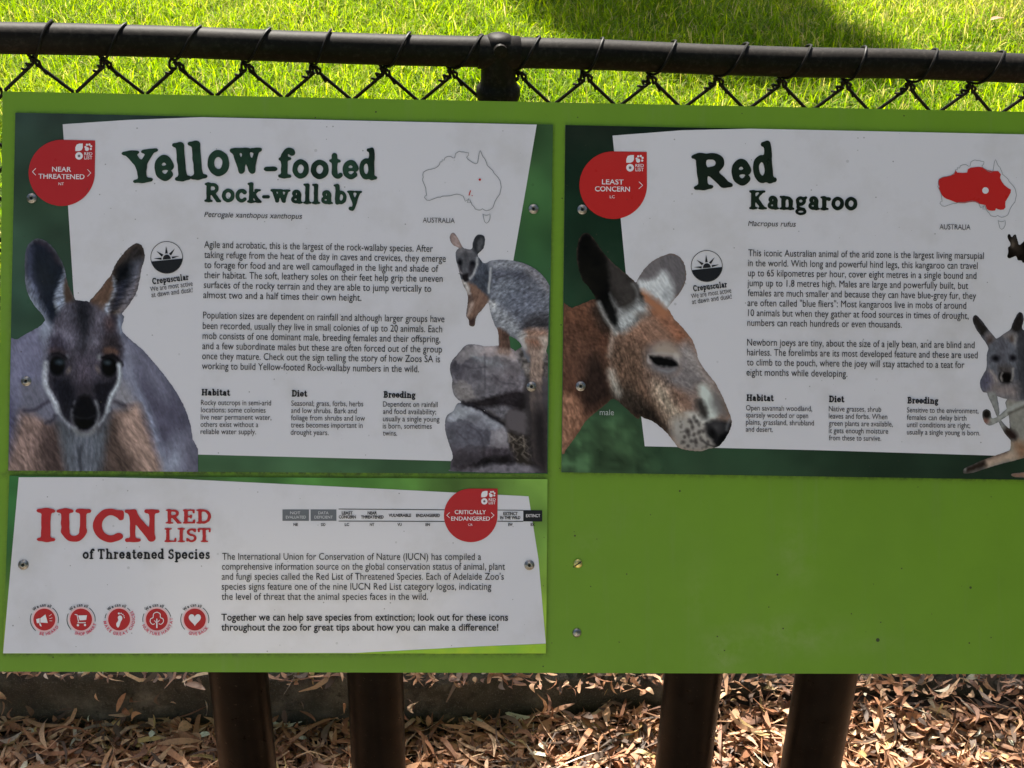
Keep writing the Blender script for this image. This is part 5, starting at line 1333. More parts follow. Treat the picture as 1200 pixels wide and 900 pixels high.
sans_lines(IP, 'scale_code', [(t, x-2.6, 616.3, x+2.6, 616.3) for t, x in (('NE', 346.5), ('DD', 378.8), ('LC', 406.6), ('NT', 436), ('VU', 468.2), ('EN', 501.2), ('EW', 598.2), ('EX', 624.4))], 3.1, W_TEXT, M_BLACK, offset=.03)
def icon(cx, text, a0, a1, arcs):
    cy = 726
    o = shapes(IP, 'advice_icon', [disc(cx, cy, 12.9, 48)], W_PIC, M_RED)
    shapes(IP, 'icon_ring', [ring(cx, cy, 12.95, 14.9, n=48)], W_PIC, M_PINK, parent=o)
    shapes(IP, 'icon_arc', [ring(cx, cy, 16.1, 16.9, p, q, 20) for p, q in arcs], W_PIC, M_BLACK, parent=o)
    arc_text(IP, 'icon_motto', 'We can all', cx, cy, 15.4, 142, 62, 3.4, W_TEXT, M_BLACK, .03, parent=o)
    arc_text(IP, 'icon_motto', text, cx, cy, 18.6, a0, a1, 3.3, W_TEXT, M_CRIMSON, .03, True, parent=o)
    return o
o = icon(52, 'BE HEARD', 250, 335, ((155, 232), (345, 415)))
shapes(IP, 'megaphone_symbol', [[(42.3, 725.6), (46.5, 724.4), (46.5, 730), (43.2, 730.2)], [(47.2, 724.6), (53.2, 720), (56, 730), (47.2, 729.6)], [(45.6, 730.6), (47.6, 730.4), (48.9, 734.2), (46.9, 733.6)]]+stroke_poly([(57.5, 722), (60.5, 719.8)], .5)+stroke_poly([(58, 725), (61.4, 724)], .5)+stroke_poly([(58, 727.4), (61.2, 727.6)], .5), W_TEXT, M_BADGEINK, parent=o)
o = icon(95, 'SHOP SMART', 245, 345, ((155, 225), (352, 415)))
shapes(IP, 'trolley_symbol', [[(91.5, 721.2), (102, 721), (101, 726.5), (93.4, 727)], [(90.8, 729.2), (100.5, 729.2), (100.5, 730.2), (90.8, 730.2)], disc(91.3, 732.6, 1.4, 10), disc(99.6, 732.4, 1.4, 10)]+stroke_poly([(87.6, 720), (90.3, 720.4), (92, 728.6)], 1.0), W_TEXT, M_BADGEINK, parent=o)
o = icon(139.6, 'MAKE GREAT CHOICES', 185, 395, ((155, 175), (38, 55)))
foot = catmull([(137, 734.5), (136.2, 731), (138.6, 727), (138, 723.6), (139.6, 721.4), (142.6, 722), (143.2, 725.4), (141.4, 728.8), (140.2, 732.6), (138.8, 735.2)], 4)
shapes(IP, 'footprint_symbol', [list(map(tuple, foot)), disc(139.3, 718.9, 1.2, 8), disc(141.9, 718.9, .9, 8), disc(143.9, 720, .8, 8), disc(145.2, 721.8, .7, 8), disc(145.6, 723.8, .6, 8)], W_TEXT, M_BADGEINK, parent=o)
o = icon(183.8, 'NURTURE HABITAT', 200, 368, ((155, 190), (12, 55)))
tree_l = catmull([(181.4, 730.8), (178.6, 731.6), (176, 728.6), (176.6, 725.2), (179.4, 723.6), (180, 719.4), (183.8, 717.4), (187.6, 719.4), (188, 723.6), (191, 725.2), (191.4, 728.8), (188.6, 731.6), (186, 730.8)], 4, False)
line_motif(IP, 'tree_symbol', tree_l, .9, W_TEXT, M_BADGEINK, parent=o)
shapes(IP, 'tree_symbol', [[(183.2, 725), (184.4, 725), (184.6, 736), (183, 736)]]+stroke_poly([(182.9, 729.6), (180.8, 727)], .8)+stroke_poly([(184.8, 729), (187, 726.6)], .8), W_TEXT, M_BADGEINK, parent=o)
o = icon(228.3, 'GIVE BACK', 245, 330, ((155, 225), (345, 415)))
hp = [(228.3+7.2*math.sin(t)**3, 725.6-(6.3*math.cos(t)-2.6*math.cos(2*t)-1.0*math.cos(3*t)-.5*math.cos(4*t))) for t in np.linspace(0, 2*math.pi, 36, endpoint=False)]
shapes(IP, 'heart_symbol', [hp], W_TEXT, M_BADGEINK, parent=o)
for x, y in ((27.5, 661.7), (620.3, 662.2)): screw(IP, x, y, W_PLATE+.0004)

# ================================================================== THE PLACE ROUND THE SIGN
def hit(px, py, z):
    d = ray(px, py); return CAM+d*((z-CAM.z)/d.z)

# ---- fence
RA, RB = CAM+ray(0, 43.7)*1.80, CAM+ray(1200, 80.2)*1.955
RD = (RB-RA).normalized()
FN = RD.cross(Vector((0, 0, 1))).normalized()
if FN.y > 0: FN = -FN            # towards the camera
def rail_s(px, py):
    d = ray(px, py); t = (RA-CAM).dot(FN)/d.dot(FN); P = CAM+d*t
    dh = Vector((RD.x, RD.y, 0)); return (P-RA).dot(dh)/dh.dot(dh)
def rp(s, down=0.0, out=0.0): return RA+RD*s-Vector((0, 0, down))+FN*out
RR = .0192
M_FENCE, nt, p = nmat('dark_brown_fence_coating')
n1 = noise(nt, 9, 6, .7); n2 = noise(nt, 160, 5, .7)
c = ramp(nt, n1, [(.3, (.007, .005, .004)), (.55, (.011, .0085, .0065)), (.75, (.022, .018, .014))])
c = mix(nt, mathn(nt, 'MULTIPLY', ramp(nt, n2, [(.5, (0, 0, 0)), (.7, (1, 1, 1))]), .3), c, (.07, .06, .05))
nt.links.new(c, p.inputs['Base Color']); p.inputs['Roughness'].default_value = .55; p.inputs['Specular IOR Level'].default_value = .10
bump(nt, p, noise(nt, 120, 6), .3, .0008)
M_WIRE = simple('dark_wire', (.006, .005, .004), (.014, .011, .009), 90, .5, bmp=.2, spec=.15)
fo = link('chain_link_fence', None, label='dark brown chain link fence with a round top rail behind the green board', cat='fence', mw=Matrix.Translation(rp(rail_s(585, 100), 1.0)))
INV = fo.matrix_world.inverted()
def fpart(name, me, loc=None, **kw):
    o = link(name, me, parent=fo, **kw)
    if loc is None: o.matrix_parent_inverse = INV
    else:
        o.matrix_parent_inverse = INV; o.location = loc
    return o
b = MB(); n_ = 40
b.tube([rp(-1.6+k*5.2/n_, .0012*math.sin(k*1.7), .001*math.sin(k*2.3)) for k in range(n_+1)], RR, 28)
fpart('rail', b.mesh('rail', M_FENCE))
sP = rail_s(584.5, 60)
s40, s1139 = rail_s(40, 70), rail_s(1139, 96)
PITCH_F = (s1139-s40)/14; HP = PITCH_F/2; ROWH = .0418; KD = .0285
ang = math.atan2(RD.y, RD.x)
def local(s, down, out):        # offsets used inside the shared fence meshes
    return RD*s-Vector((0, 0, down))+FN*out
def fence_post(s, name='post'):
    b = MB(); P = rp(s); z0 = -.1
    b.tube([(P.x, P.y, z0), (P.x, P.y, P.z-.030)], .0215, 24)
    o = fpart(name, b.mesh('post', M_FENCE))
    t = MB()
    t.tube([rp(s-.0265), rp(s-.0255), rp(s+.0255), rp(s+.0265)], [.0198, .0212, .0212, .0198], 24)          # collar on the rail
    t.lathe([(.0001, .0245), (.009, .0238), (.015, .0215), (.0195, .015), (.0215, 0), (.0222, -.02), (.0222, -.036), (.0245, -.042), (.0280, -.046), (.0282, -.056), (.027, -.060), (.0222, -.061)], Matrix.Translation(P), 28)
    t.tube([rp(s-.0005, -.0095, .021), rp(s, -.0095, .0255), rp(s, -.0095, .027)], [.009, .0085, .004], 12)      # bolt boss
    f = link('tee_fitting', t.mesh('tee_fitting', M_FENCE, angle=55), parent=o); return o
fence_post(sP)
fence_post(sP+2.4); fence_post(sP-2.0)
# zigzag wires, two meshes (one per hand), every wire its own part
ROWS = 17
def zig(sign):
    b = MB(); pts = []
    for r in range(ROWS+1):
        x = 0 if (r % 2 == 0) else sign*HP
        for e in (-.0035, .0035):
            if (r == 0 and e < 0) or (r == ROWS and e > 0): continue
            z = KD+r*ROWH+e
            bow = (1-abs(e)/ROWH*2)
            pts.append(local(x*(1) + (0 if r % 2 == 0 else 0)+ (sign*abs(e)*.75 if r % 2 == 0 else -sign*abs(e)*.75), z, .0018*(1 if (r % 2) == 0 else -1)))
    b.tube(pts, .0023, 7)
    return b.mesh('wire', M_WIRE)
ZIG = {1: zig(1), -1: zig(-1)}
def knuckle():
    b = MB(); pts = []
    for k in range(26):           # coil of the cut ends twisted down the left strand
        t = k/25; a = t*2*math.pi*2.6
        cx, cz = -.0145*t, .0005+.0175*t
        pts.append(local(cx+.0034*math.cos(a)*.7, KD-.006+cz+.0034*math.cos(a)*.5, .001+.0034*math.sin(a)))
    b.tube(pts, .0017, 6)
    b.tube([local(.003, KD+.006, .003), local(.0005, KD-.002, .004), local(-.006, KD-.009, .003), local(-.0105, KD-.0145, .001)], .0019, 6)
    b.tube([local(-.004, KD-.001, .002), local(.001, KD-.005, .0055), local(.006, KD-.001, .004), local(.006, KD+.005, .001), local(.011, KD+.013, .003), local(.012, KD+.016, .0)], .0019, 6)
    return b.mesh('wire_twist', M_WIRE)
def tie(v):
    b = MB(); R0 = RR+.0021; pts = []
    lean = .033+.007*v
    for k in range(37):
        a = math.radians(-112+k*10*1.02)          # from under the rail, up its face, over the top and down behind
        s = lean*min(1, max(0, (math.degrees(a)+95)/190))+(0 if math.degrees(a) < 95 else (math.degrees(a)-95)/170*(PITCH_F*.25-lean))
        rr = R0+.0006*v*math.sin(a*2)
        pts.append(local(s-.002, -math.sin(a)*rr, math.cos(a)*rr))
    pts = [local(-.004, KD+.003, .004), local(-.0035, KD-.005, .006)]+pts
    b.tube(pts, .00175, 7)
    return b.mesh('tie_wire', M_WIRE)
KN = knuckle(); TIES = [tie(v) for v in (-1, 0, 1, .5)]
for k in range(-4, 20):
    s = s40+k*PITCH_F
    o = fpart('wire', ZIG[1], RD*s+RA); o = fpart('wire', ZIG[-1], RD*s+RA)
    if abs(s-sP) > .018:
        o = fpart('wire_twist', KN, RD*(s+random.uniform(-.002, .002))+RA)
    o = fpart('tie_wire', TIES[k % 4], RD*(s+random.uniform(-.005, .003) - (.008 if abs(s-sP) < .03 else 0))+RA)

# ---- kerb
kf0, kf1 = hit(0, 856, 0), hit(1200, 862, 0)
def kline(x): return kf0.y+(kf1.y-kf0.y)*(x-kf0.x)/(kf1.x-kf0.x)
d = ray(0, 797.5); KH = (CAM+d*(kf0.y/d.y)).z
xs = np.linspace(-6, 8, 420)
prof = [(-.004, -.05), (-.002, .0), (0, .02), (.001, KH*.55), (.003, KH-.014), (.007, KH-.005), (.014, KH-.001), (.03, KH), (.075, KH), (.12, KH-.001), (.128, KH-.02), (.13, -.05)]
vs = []
for x in xs:
    for j, (dy, z) in enumerate(prof):
        n1 = vnoise(np.array(x*9.0), np.array(j*.7), 3)-.5; n2 = vnoise(np.array(x*45.0), np.array(j*1.9), 8)-.5
        vs.append((x, kline(x)+dy+float(n1)*.008+float(n2)*.004, z+(float(n1)*.006+float(n2)*.003)*(z > .03)))
k = len(prof); ii = np.arange(len(vs)).reshape(-1, k)
fq = np.stack([ii[:-1, :-1], ii[1:, :-1], ii[1:, 1:], ii[:-1, 1:]], -1).reshape(-1, 4)
M_KERB, nt, p = nmat('weathered_concrete')
c = ramp(nt, noise(nt, 14, 8, .7), [(.3, (.035, .027, .019)), (.5, (.075, .06, .043)), (.72, (.24, .20, .155))])
c = mix(nt, ramp(nt, noise(nt, 5, 5), [(.45, (0, 0, 0)), (.7, (.8, .8, .8))]), c, (.05, .045, .033))
nt.links.new(c, p.inputs['Base Color']); p.inputs['Roughness'].default_value = .95
c = mix(nt, mathn(nt, 'MULTIPLY', ramp(nt, noise(nt, 420, 4, .8), [(.55, (0, 0, 0)), (.7, (1, 1, 1))]), .5), c, (.34, .30, .24))
c = mix(nt, ramp(nt, noise(nt, 60, 8, .8), [(.56, (0, 0, 0)), (.62, (.8, .8, .8))]), c, (.035, .028, .02))
nt.links.new(c, p.inputs['Base Color'])
bump(nt, p, noise(nt, 90, 8, .75), 1.0, .006)
kme = mesh_np('kerb', np.array(vs), fq, M_KERB, smooth=True)
link('kerb', kme, kind='structure')

# ---- ground sheets
GZ = KH-.012
def sheet(name, x0, x1, y0, y1, z, mat, n=2, kind='structure'):
    xs = np.linspace(x0, x1, n); ys = np.linspace(y0, y1, n)
    X, Y = np.meshgrid(xs, ys); ii = np.arange(n*n).reshape(n, n)
    fq = np.stack([ii[:-1, :-1], ii[:-1, 1:], ii[1:, 1:], ii[1:, :-1]], -1).reshape(-1, 4)
    return link(name, mesh_np(name, np.stack([X.ravel(), Y.ravel(), np.full(X.size, z)], 1), fq, mat), kind=kind)
M_SOIL, nt, p = nmat('mulch_soil')
c = ramp(nt, noise(nt, 60, 8, .75), [(.3, (.012, .008, .006)), (.6, (.03, .02, .014)), (.8, (.10, .07, .045))])
nt.links.new(c, p.inputs['Base Color']); p.inputs['Roughness'].default_value = 1
bump(nt, p, noise(nt, 90, 6, .7), .8, .01)
M_TURF, nt, p = nmat('turf')
c = ramp(nt, noise(nt, 30, 10, .75), [(.3, (.028, .045, .009)), (.55, (.07, .12, .02)), (.75, (.13, .18, .04))])
c = mix(nt, ramp(nt, noise(nt, .6, 4), [(.4, (0, 0, 0)), (.7, (.5, .5, .5))]), c, (.14, .15, .05))
nt.links.new(c, p.inputs['Base Color']); p.inputs['Roughness'].default_value = 1; p.inputs['Specular IOR Level'].default_value = .1
bump(nt, p, noise(nt, 150, 5, .7), .8, .03)
M_PATH = simple('path_concrete', (.24, .22, .19), (.33, .31, .27), 30, .9, bmp=.4)
sheet('mulch_bed', -300, 300, .55, kf0.y+.06, 0, M_SOIL)
sheet('footpath', -300, 300, -300, .55, .004, M_PATH)
sheet('lawn_ground', -400, 400, 1.70, 900, GZ, M_TURF)

# ---- grass blades
def blades(n, x0, x1, y0, y1, hmin, hmax, seg=3):
    x = rng.uniform(x0, x1, n); y = rng.uniform(y0, y1, n)
    # tufts
    cx = fbm(x, y, .16, 5, 3); keep = rng.random(n) < np.clip(.25+1.5*cx, 0, 1)
    x, y = x[keep], y[keep]; n = len(x)
    hgt = rng.uniform(hmin, hmax, n)*(.65+1.05*fbm(x, y, .35, 9, 2)); wd = rng.uniform(.0012, .0026, n)
    az = rng.uniform(0, 2*np.pi, n); lean = np.clip(rng.normal(.72, .40, n), .05, 1.5)
    tw = az+rng.normal(np.pi/2, .7, n)
    V0 = []; 
    for k in range(seg+1):
        t = k/seg
        a = lean*(t**1.4)*1.15
        out = hgt*t*np.sin(a); up = hgt*t*np.cos(a*.9)
        w = wd*(1-t**2.2)*(.8+.4*t) if k < seg else np.zeros(n)
        px = x+np.cos(az)*out; py = y+np.sin(az)*out; pz = GZ+up-.004
        dx, dy = np.cos(tw)*w, np.sin(tw)*w
        if k < seg:
            V0.append(np.stack([px-dx, py-dy, pz], 1)); V0.append(np.stack([px+dx, py+dy, pz], 1))
        else: V0.append(np.stack([px, py, pz], 1))
    m_ = 2*seg+1
    V = np.stack(V0, 1).reshape(-1, 3)
    base = np.arange(n)*m_
    F_ = []
    for k in range(seg-1):
        F_.append(np.stack([base+2*k, base+2*k+1, base+2*k+3], 1)); F_.append(np.stack([base+2*k, base+2*k+3, base+2*k+2], 1))
    F_.append(np.stack([base+2*seg-2, base+2*seg-1, base+2*seg], 1))
    pal = np.array([(.07, .14, .006), (.14, .24, .009), (.25, .35, .014), (.38, .46, .028), (.42, .38, .09), (.46, .38, .16)])
    pr = np.clip(rng.normal(1.6, .9, n)+2.6*(fbm(x, y, .5, 21, 3)-.42), 0, 3.99)
    dead = rng.random(n) < .07+.12*np.clip(fbm(x, y, .8, 31, 2)-.3, 0, 1)+.30*np.clip((x-.7)/1.0, 0, 1)*np.clip((y-4.2)/.6, 0, 1); pr = np.where(dead, rng.uniform(4, 5, n), pr)
    i0 = pr.astype(int); fr = (pr-i0)[:, None]
    col = pal[i0]*(1-fr)+pal[np.minimum(i0+1, 5)]*fr
    col = col*rng.uniform(.75, 1.2, n)[:, None]
    return V, np.concatenate(F_), np.repeat(col, m_, 0)
m, nt, p = nmat('grass_blade')
a = N(nt, 'ShaderNodeVertexColor', layer_name='Col')
tr = N(nt, 'ShaderNodeBsdfTranslucent'); mixs = N(nt, 'ShaderNodeMixShader', i_0=.55)
nt.links.new(a.outputs['Color'], p.inputs['Base Color']); p.inputs['Roughness'].default_value = .6; p.inputs['Specular IOR Level'].default_value = .15
hs = N(nt, 'ShaderNodeHueSaturation', i_Saturation=1.1, i_Value=1.5); nt.links.new(a.outputs['Color'], hs.inputs['Color']); nt.links.new(hs.outputs[0], tr.inputs['Color'])
nt.links.new(p.outputs[0], mixs.inputs[1]); nt.links.new(tr.outputs[0], mixs.inputs[2])
nt.links.new(mixs.outputs[0], nt.nodes['Material Output'].inputs['Surface'])
M_BLADE = m
A_v, A_f, A_c = blades(250000, -2.7, 3.2, 3.55, 6.1, .035, .085)
B_v, B_f, B_c = blades(80000, -3.8, 4.2, 1.98, 3.55, .04, .09, 2)
D_v, D_f, D_c = blades(70000, -6, 7, 6.1, 11, .05, .10, 2)
gv = np.concatenate([A_v, B_v, D_v]); gf = np.concatenate([A_f, B_f+len(A_v), D_f+len(A_v)+len(B_v)]); gc = np.concatenate([A_c, B_c, D_c])
link('lawn_grass', mesh_np('lawn_grass', gv, gf, M_BLADE, gc), kind='stuff')

# ---- leaf litter
def heap(x, y):
    """how high the litter lies: piled against the kerb towards the right"""
    dk = np.clip((kf0.y+(kf1.y-kf0.y)*(x-kf0.x)/(kf1.x-kf0.x))-y, -1, 2)
    t = np.clip((x+.25)/.75, 0, 1); t = t*t*(3-2*t)
    h = (.004+.082*t)*np.exp(-np.clip(dk, 0, 9)/(.10+.10*t))
    return np.where(dk >= 0, h, 0)
def leaves(x, y, z, n, lmin, lmax, wmin, wmax, tilt=.2):
    L = rng.uniform(lmin, lmax, n)*rng.choice([.45, .75, 1.0, 1.25], n, p=[.25, .3, .3, .15]); W = rng.uniform(wmin, wmax, n)
    az = rng.uniform(0, 2*np.pi, n); pit = rng.normal(0, tilt, n); rol = rng.normal(0, .45, n)
    cur = rng.normal(0, .7, n); sw = rng.normal(0, .8, n)
    S = 5; rows = []
    d = np.stack([np.cos(az)*np.cos(pit), np.sin(az)*np.cos(pit), np.sin(pit)], 1)
    up0 = np.stack([np.zeros(n), np.zeros(n), np.ones(n)], 1)
    sd = np.cross(d, up0); sd /= np.linalg.norm(sd, axis=1)[:, None]; up = np.cross(sd, d)
    side = sd*np.cos(rol)[:, None]+up*np.sin(rol)[:, None]; nr = np.cross(side, d)
    wf = [.22, .85, 1.0, .72, .06]
    for k in range(S):
        t = k/(S-1)-.5
        c = np.stack([x, y, z], 1)+d*(t*L)[:, None]+nr*(cur*L*(t*t-.08))[:, None]+side*(sw*L*(t*t-.08))[:, None]
        hw = (W*.5*wf[k])[:, None]
        cup = nr*(W*.18*wf[k])[:, None]
        rows += [c-side*hw+cup, c, c+side*hw+cup] if False else [c-side*hw, c+side*hw]
    V = np.stack(rows, 1)
    V[:, :, 2] = np.maximum(V[:, :, 2], .001)
    V = V.reshape(-1, 3); base = np.arange(n)*(2*S); F_ = []
    for k in range(S-1): F_.append(np.stack([base+2*k, base+2*k+1, base+2*k+3, base+2*k+2], 1))
    pal = np.array([(.66, .45, .28), (.55, .33, .19), (.42, .22, .115), (.32, .15, .075), (.24, .12, .07), (.15, .105, .075), (.50, .37, .15), (.08, .05, .032), (.80, .68, .54)])
    pc = pal[rng.choice(len(pal), n, p=[.13, .17, .19, .15, .13, .09, .03, .08, .03])]*rng.uniform(.8, 1.35, n)[:, None]*np.array((1.06, .97, .90))
    pc = np.clip(pc, 0, .85)
    return V, np.concatenate(F_), np.repeat(pc, 2*S, 0)
Ls = []
def scatter(n, x0, x1, y0, y1, base, thick, **kw):
    x = rng.uniform(x0, x1, n); y = rng.uniform(y0, y1, n)
    z = base(x, y)+rng.random(n)**1.3*thick+.003
    Ls.append(leaves(x, y, z, n, **kw))
kmid = kf0.y
big = dict(lmin=.030, lmax=.078, wmin=.004, wmax=.0105)
chip = dict(lmin=.010, lmax=.028, wmin=.003, wmax=.008)
scatter(13000, -1.3, 1.4, kmid-.36, kmid+.01, heap, .020, **big)
scatter(13000, -1.3, 1.4, kmid-.36, kmid+.01, heap, .022, **chip)
scatter(800, -1.3, 1.4, kmid-.36, kmid-.01, lambda x, y: heap(x, y)+.016, .012, lmin=.05, lmax=.09, wmin=.005, wmax=.010, tilt=.06)
scatter(500, -1.3, 1.4, kmid-.36, kmid-.01, lambda x, y: heap(x, y)+.014, .014, lmin=.05, lmax=.11, wmin=.0016, wmax=.0026, tilt=.12)
scatter(900, -1.3, 1.4, kmid-.36, kmid-.0, lambda x, y: heap(x, y)+.010, .014, lmin=.016, lmax=.034, wmin=.010, wmax=.018, tilt=.15)
scatter(5000, -2.8, -1.3, kmid-.36, kmid, heap, .02, **big)
scatter(5000, 1.4, 2.9, kmid-.36, kmid, heap, .02, **big)
scatter(14000, -2.6, 2.8, .56, kmid-.3, heap, .02, **big)
top = lambda x, y: np.full(x.shape, KH)
scatter(160, -1.3, .2, kmid-.012, kmid-.002, lambda x, y: rng.uniform(.0, KH*.8, len(x)), .004, lmin=.02, lmax=.05, wmin=.004, wmax=.009, tilt=1.0)
scatter(3200, -1.4, 1.5, kmid+.0, kmid+.14, top, .010, **chip)
scatter(600, -1.4, 1.5, kmid+.01, kmid+.14, top, .008, **big)
scatter(4500, -2.6, 3.0, kmid+.13, kmid+.42, lambda x, y: np.full(x.shape, GZ), .02, **big)
lv, lf, lc, n = [], [], [], 0
for v, f, c in Ls: lv.append(v); lf.append(f+n); lc.append(c); n += len(v)
m, nt, p = nmat('dry_leaf')
a = N(nt, 'ShaderNodeVertexColor', layer_name='Col')
c = mix(nt, mathn(nt, 'MULTIPLY', ramp(nt, noise(nt, 260, 5, .7), [(.45, (0, 0, 0)), (.7, (1, 1, 1))]), .4), a.outputs['Color'], (.10, .06, .04))
nt.links.new(c, p.inputs['Base Color']); p.inputs['Roughness'].default_value = .6
tr = N(nt, 'ShaderNodeBsdfTranslucent'); nt.links.new(c, tr.inputs['Color']); ms = N(nt, 'ShaderNodeMixShader', i_0=.18)
nt.links.new(p.outputs[0], ms.inputs[1]); nt.links.new(tr.outputs[0], ms.inputs[2]); nt.links.new(ms.outputs[0], nt.nodes['Material Output'].inputs['Surface'])
M_LEAF = m
link('leaf_litter', mesh_np('leaf_litter', np.concatenate(lv), np.concatenate(lf), M_LEAF, np.concatenate(lc)), kind='stuff')
# a mound under the heaped litter so that no hollow shows
xs = np.linspace(-3, 3.2, 160); ys = np.linspace(kmid-.5, kmid+.03, 24); X, Y = np.meshgrid(xs, ys); ii = np.arange(X.size).reshape(X.shape)
Zm = heap(X, np.minimum(Y, kf0.y+(kf1.y-kf0.y)*(X-kf0.x)/(kf1.x-kf0.x)-.001))+(fbm(X, Y, .05, 3, 3)-.5)*.008-.004
Zm = np.maximum(Zm, .004)
fq = np.stack([ii[:-1, :-1], ii[:-1, 1:], ii[1:, 1:], ii[1:, :-1]], -1).reshape(-1, 4)
link('mulch_mound', mesh_np('mulch_mound', np.stack([X.ravel(), Y.ravel(), Zm.ravel()], 1), fq, M_SOIL, smooth=True), kind='structure')

def single_leaf(px, py, z, L, W, deg, col1, col2, label, curl=.3, pitch=0):
    """one fallen leaf built on its own: a bent blade with a midrib"""
    P = hit(px, py, z); b = MB(); S = 11; vs = []
    a = math.radians(deg); d = Vector((math.cos(a), math.sin(a), pitch)).normalized(); s = d.cross(Vector((0, 0, 1))).normalized(); u = s.cross(d)
    for k in range(S):
        t = k/(S-1); w = W/2*math.sin(math.pi*min(1, t*.96+.02))**.75*(1.1-.3*t)
        c = d*((t-.5)*L)+s*(curl*L*((t-.5)**2))+u*(curl*.5*L*(.25-(t-.5)**2))
        vs += [c-s*w+u*w*.25, c, c+s*w+u*w*.25]
    fs = []
    for k in range(S-1):
        for j in (0, 1): fs.append((3*k+j, 3*k+j+1, 3*k+j+4, 3*k+j+3))
    b.add(vs, fs)
    o = link('fallen_leaf', b.mesh('leaf', simple('leaf_skin', col1, col2, 90, .45, bmp=.3, bd=.0004)), label=label, cat='leaf')
    o.location = P
    return o
single_leaf(1080, 879, .035, .088, .010, -8, (.20, .14, .03), (.32, .24, .06), 'long narrow olive brown leaf lying on the litter at lower right', .15)
single_leaf(364, 845, .016, .034, .0042, -48, (.30, .42, .05), (.42, .52, .10), 'short yellow green leaf sliver on the dark litter between the two left posts', .1)
single_leaf(229, 804, KH+.006, .034, .013, -20, (.16, .075, .035), (.26, .13, .065), 'broad reddish brown leaf resting on the kerb beside the leftmost post', .2)
single_leaf(122, 852, .022, .080, .007, 8, (.24, .18, .12), (.36, .28, .19), 'long curved tan leaf in shade below the kerb at far left', .35)
single_leaf(1079, 862, .03, .026, .014, 60, (.36, .20, .07), (.50, .30, .12), 'small broad ochre leaf on the litter right of the rightmost post', .2)
single_leaf(1168, 22, GZ+.075, .055, .022, 25, (.30, .13, .07), (.42, .20, .11), 'single brown leaf lying on the lawn at the top right', .3)
single_leaf(655, 800, KH*.5, .040, .006, 70, (.16, .15, .09), (.24, .22, .13), 'thin greyish green leaf leaning on the kerb face between the middle posts', .6, .8)

# ---- the tree whose boughs shade the bed and the lawn (it stands beyond the lawn, above the frame)
M_BARK = simple('gum_bark', (.16, .13, .10), (.36, .31, .25), 8, .9, bmp=.6, bd=.01)
m, nt, p = nmat('gum_leaf')
a = N(nt, 'ShaderNodeVertexColor', layer_name='Col'); nt.links.new(a.outputs['Color'], p.inputs['Base Color']); p.inputs['Roughness'].default_value = .5
tr = N(nt, 'ShaderNodeBsdfTranslucent'); nt.links.new(a.outputs['Color'], tr.inputs['Color']); ms = N(nt, 'ShaderNodeMixShader', i_0=.25)
nt.links.new(p.outputs[0], ms.inputs[1]); nt.links.new(tr.outputs[0], ms.inputs[2]); nt.links.new(ms.outputs[0], nt.nodes['Material Output'].inputs['Surface'])
M_CROWN = m
def crown_mesh(P, L=.09, W=.022):
    n = len(P); d = rng.normal(size=(n, 3)); d[:, 2] -= .5; d /= np.linalg.norm(d, axis=1)[:, None]
    s = np.cross(d, rng.normal(size=(n, 3))); s /= np.linalg.norm(s, axis=1)[:, None]
    l = (rng.uniform(.7, 1.2, n)*L)[:, None]; w = W*.5
    V = np.stack([P, P+d*l*.4+s*w, P+d*l, P+d*l*.4-s*w], 1).reshape(-1, 3)
    b_ = np.arange(n)*4; c = np.array((.07, .105, .04))*rng.uniform(.6, 1.3, n)[:, None]
    return V, np.stack([b_, b_+1, b_+2, b_+3], 1), np.repeat(c, 4, 0)
def sample_poly(pp, n):
    pp = np.array(pp); out = []
    lo, hi = pp.min(0), pp.max(0); got = 0
    while got < n:
        q = rng.uniform(lo, hi, (n*2, 2)); q = q[poly_in(q[:, 0], q[:, 1], pp)]; out.append(q); got += len(q)
    return np.concatenate(out)[:n]
Sn = np.array(SUN)
def bough(px_poly, z, n, t0, t1, jit=.05):
    gp = [hit(x, y, z) for x, y in px_poly]
    q = sample_poly([(g.x, g.y) for g in gp], n)
    G = np.concatenate([q, np.full((n, 1), z)], 1)+rng.normal(0, jit, (n, 3))
    return G+Sn*rng.uniform(t0, t1, n)[:, None]
def make_tree(name, base, top_z, boughs, label, r0=.22, group=None, LW=(.09, .022)):
    t = link(name, None, label=label, cat='tree', mw=Matrix.Translation(base)); inv = t.matrix_world.inverted()
    b = MB(); B = Vector(base); k = 9
    spine = [B+Vector((.18*math.sin(i*.8), .14*math.cos(i*1.1)-.14, top_z*i/k)) for i in range(k+1)]
    b.tube(spine, [r0*(1.25-.95*i/k) for i in range(k+1)], 14)
    o = link('trunk', b.mesh('trunk', M_BARK), parent=t); o.matrix_parent_inverse = inv
    for P in boughs:
        c = Vector(P.mean(0)); s0 = min(spine[3:], key=lambda q: (q-Vector((c.x, c.y, c.z-1.5))).length)
        limb = MB(); mid = (s0+c)/2+Vector((0, 0, .25))
        pts = [s0, s0.lerp(mid, .5)+Vector((0, 0, .1)), mid, mid.lerp(c, .5)+Vector((0, 0, .08)), c]
        limb.tube(pts, [r0*.3, r0*.24, r0*.18, r0*.12, .012], 9)
        for q in P[rng.integers(0, len(P), 14)]:
            q = Vector(q); limb.tube([mid.lerp(c, random.random()), (c+q)/2+Vector((0, 0, .05)), q], [.014, .009, .003], 5)
        o = link('limb', limb.mesh('limb', M_BARK), parent=t); o.matrix_parent_inverse = inv
        v, f, cc = crown_mesh(P, *LW)
        o = link('crown', mesh_np('crown', v, f, M_CROWN, cc), parent=t); o.matrix_parent_inverse = inv
    return t
grass_patch = [(585, -150), (610, -20), (664, 16), (734, 48), (800, 72), (900, 80), (1046, 74), (1024, 44), (975, 16), (945, -10), (915, -150)]
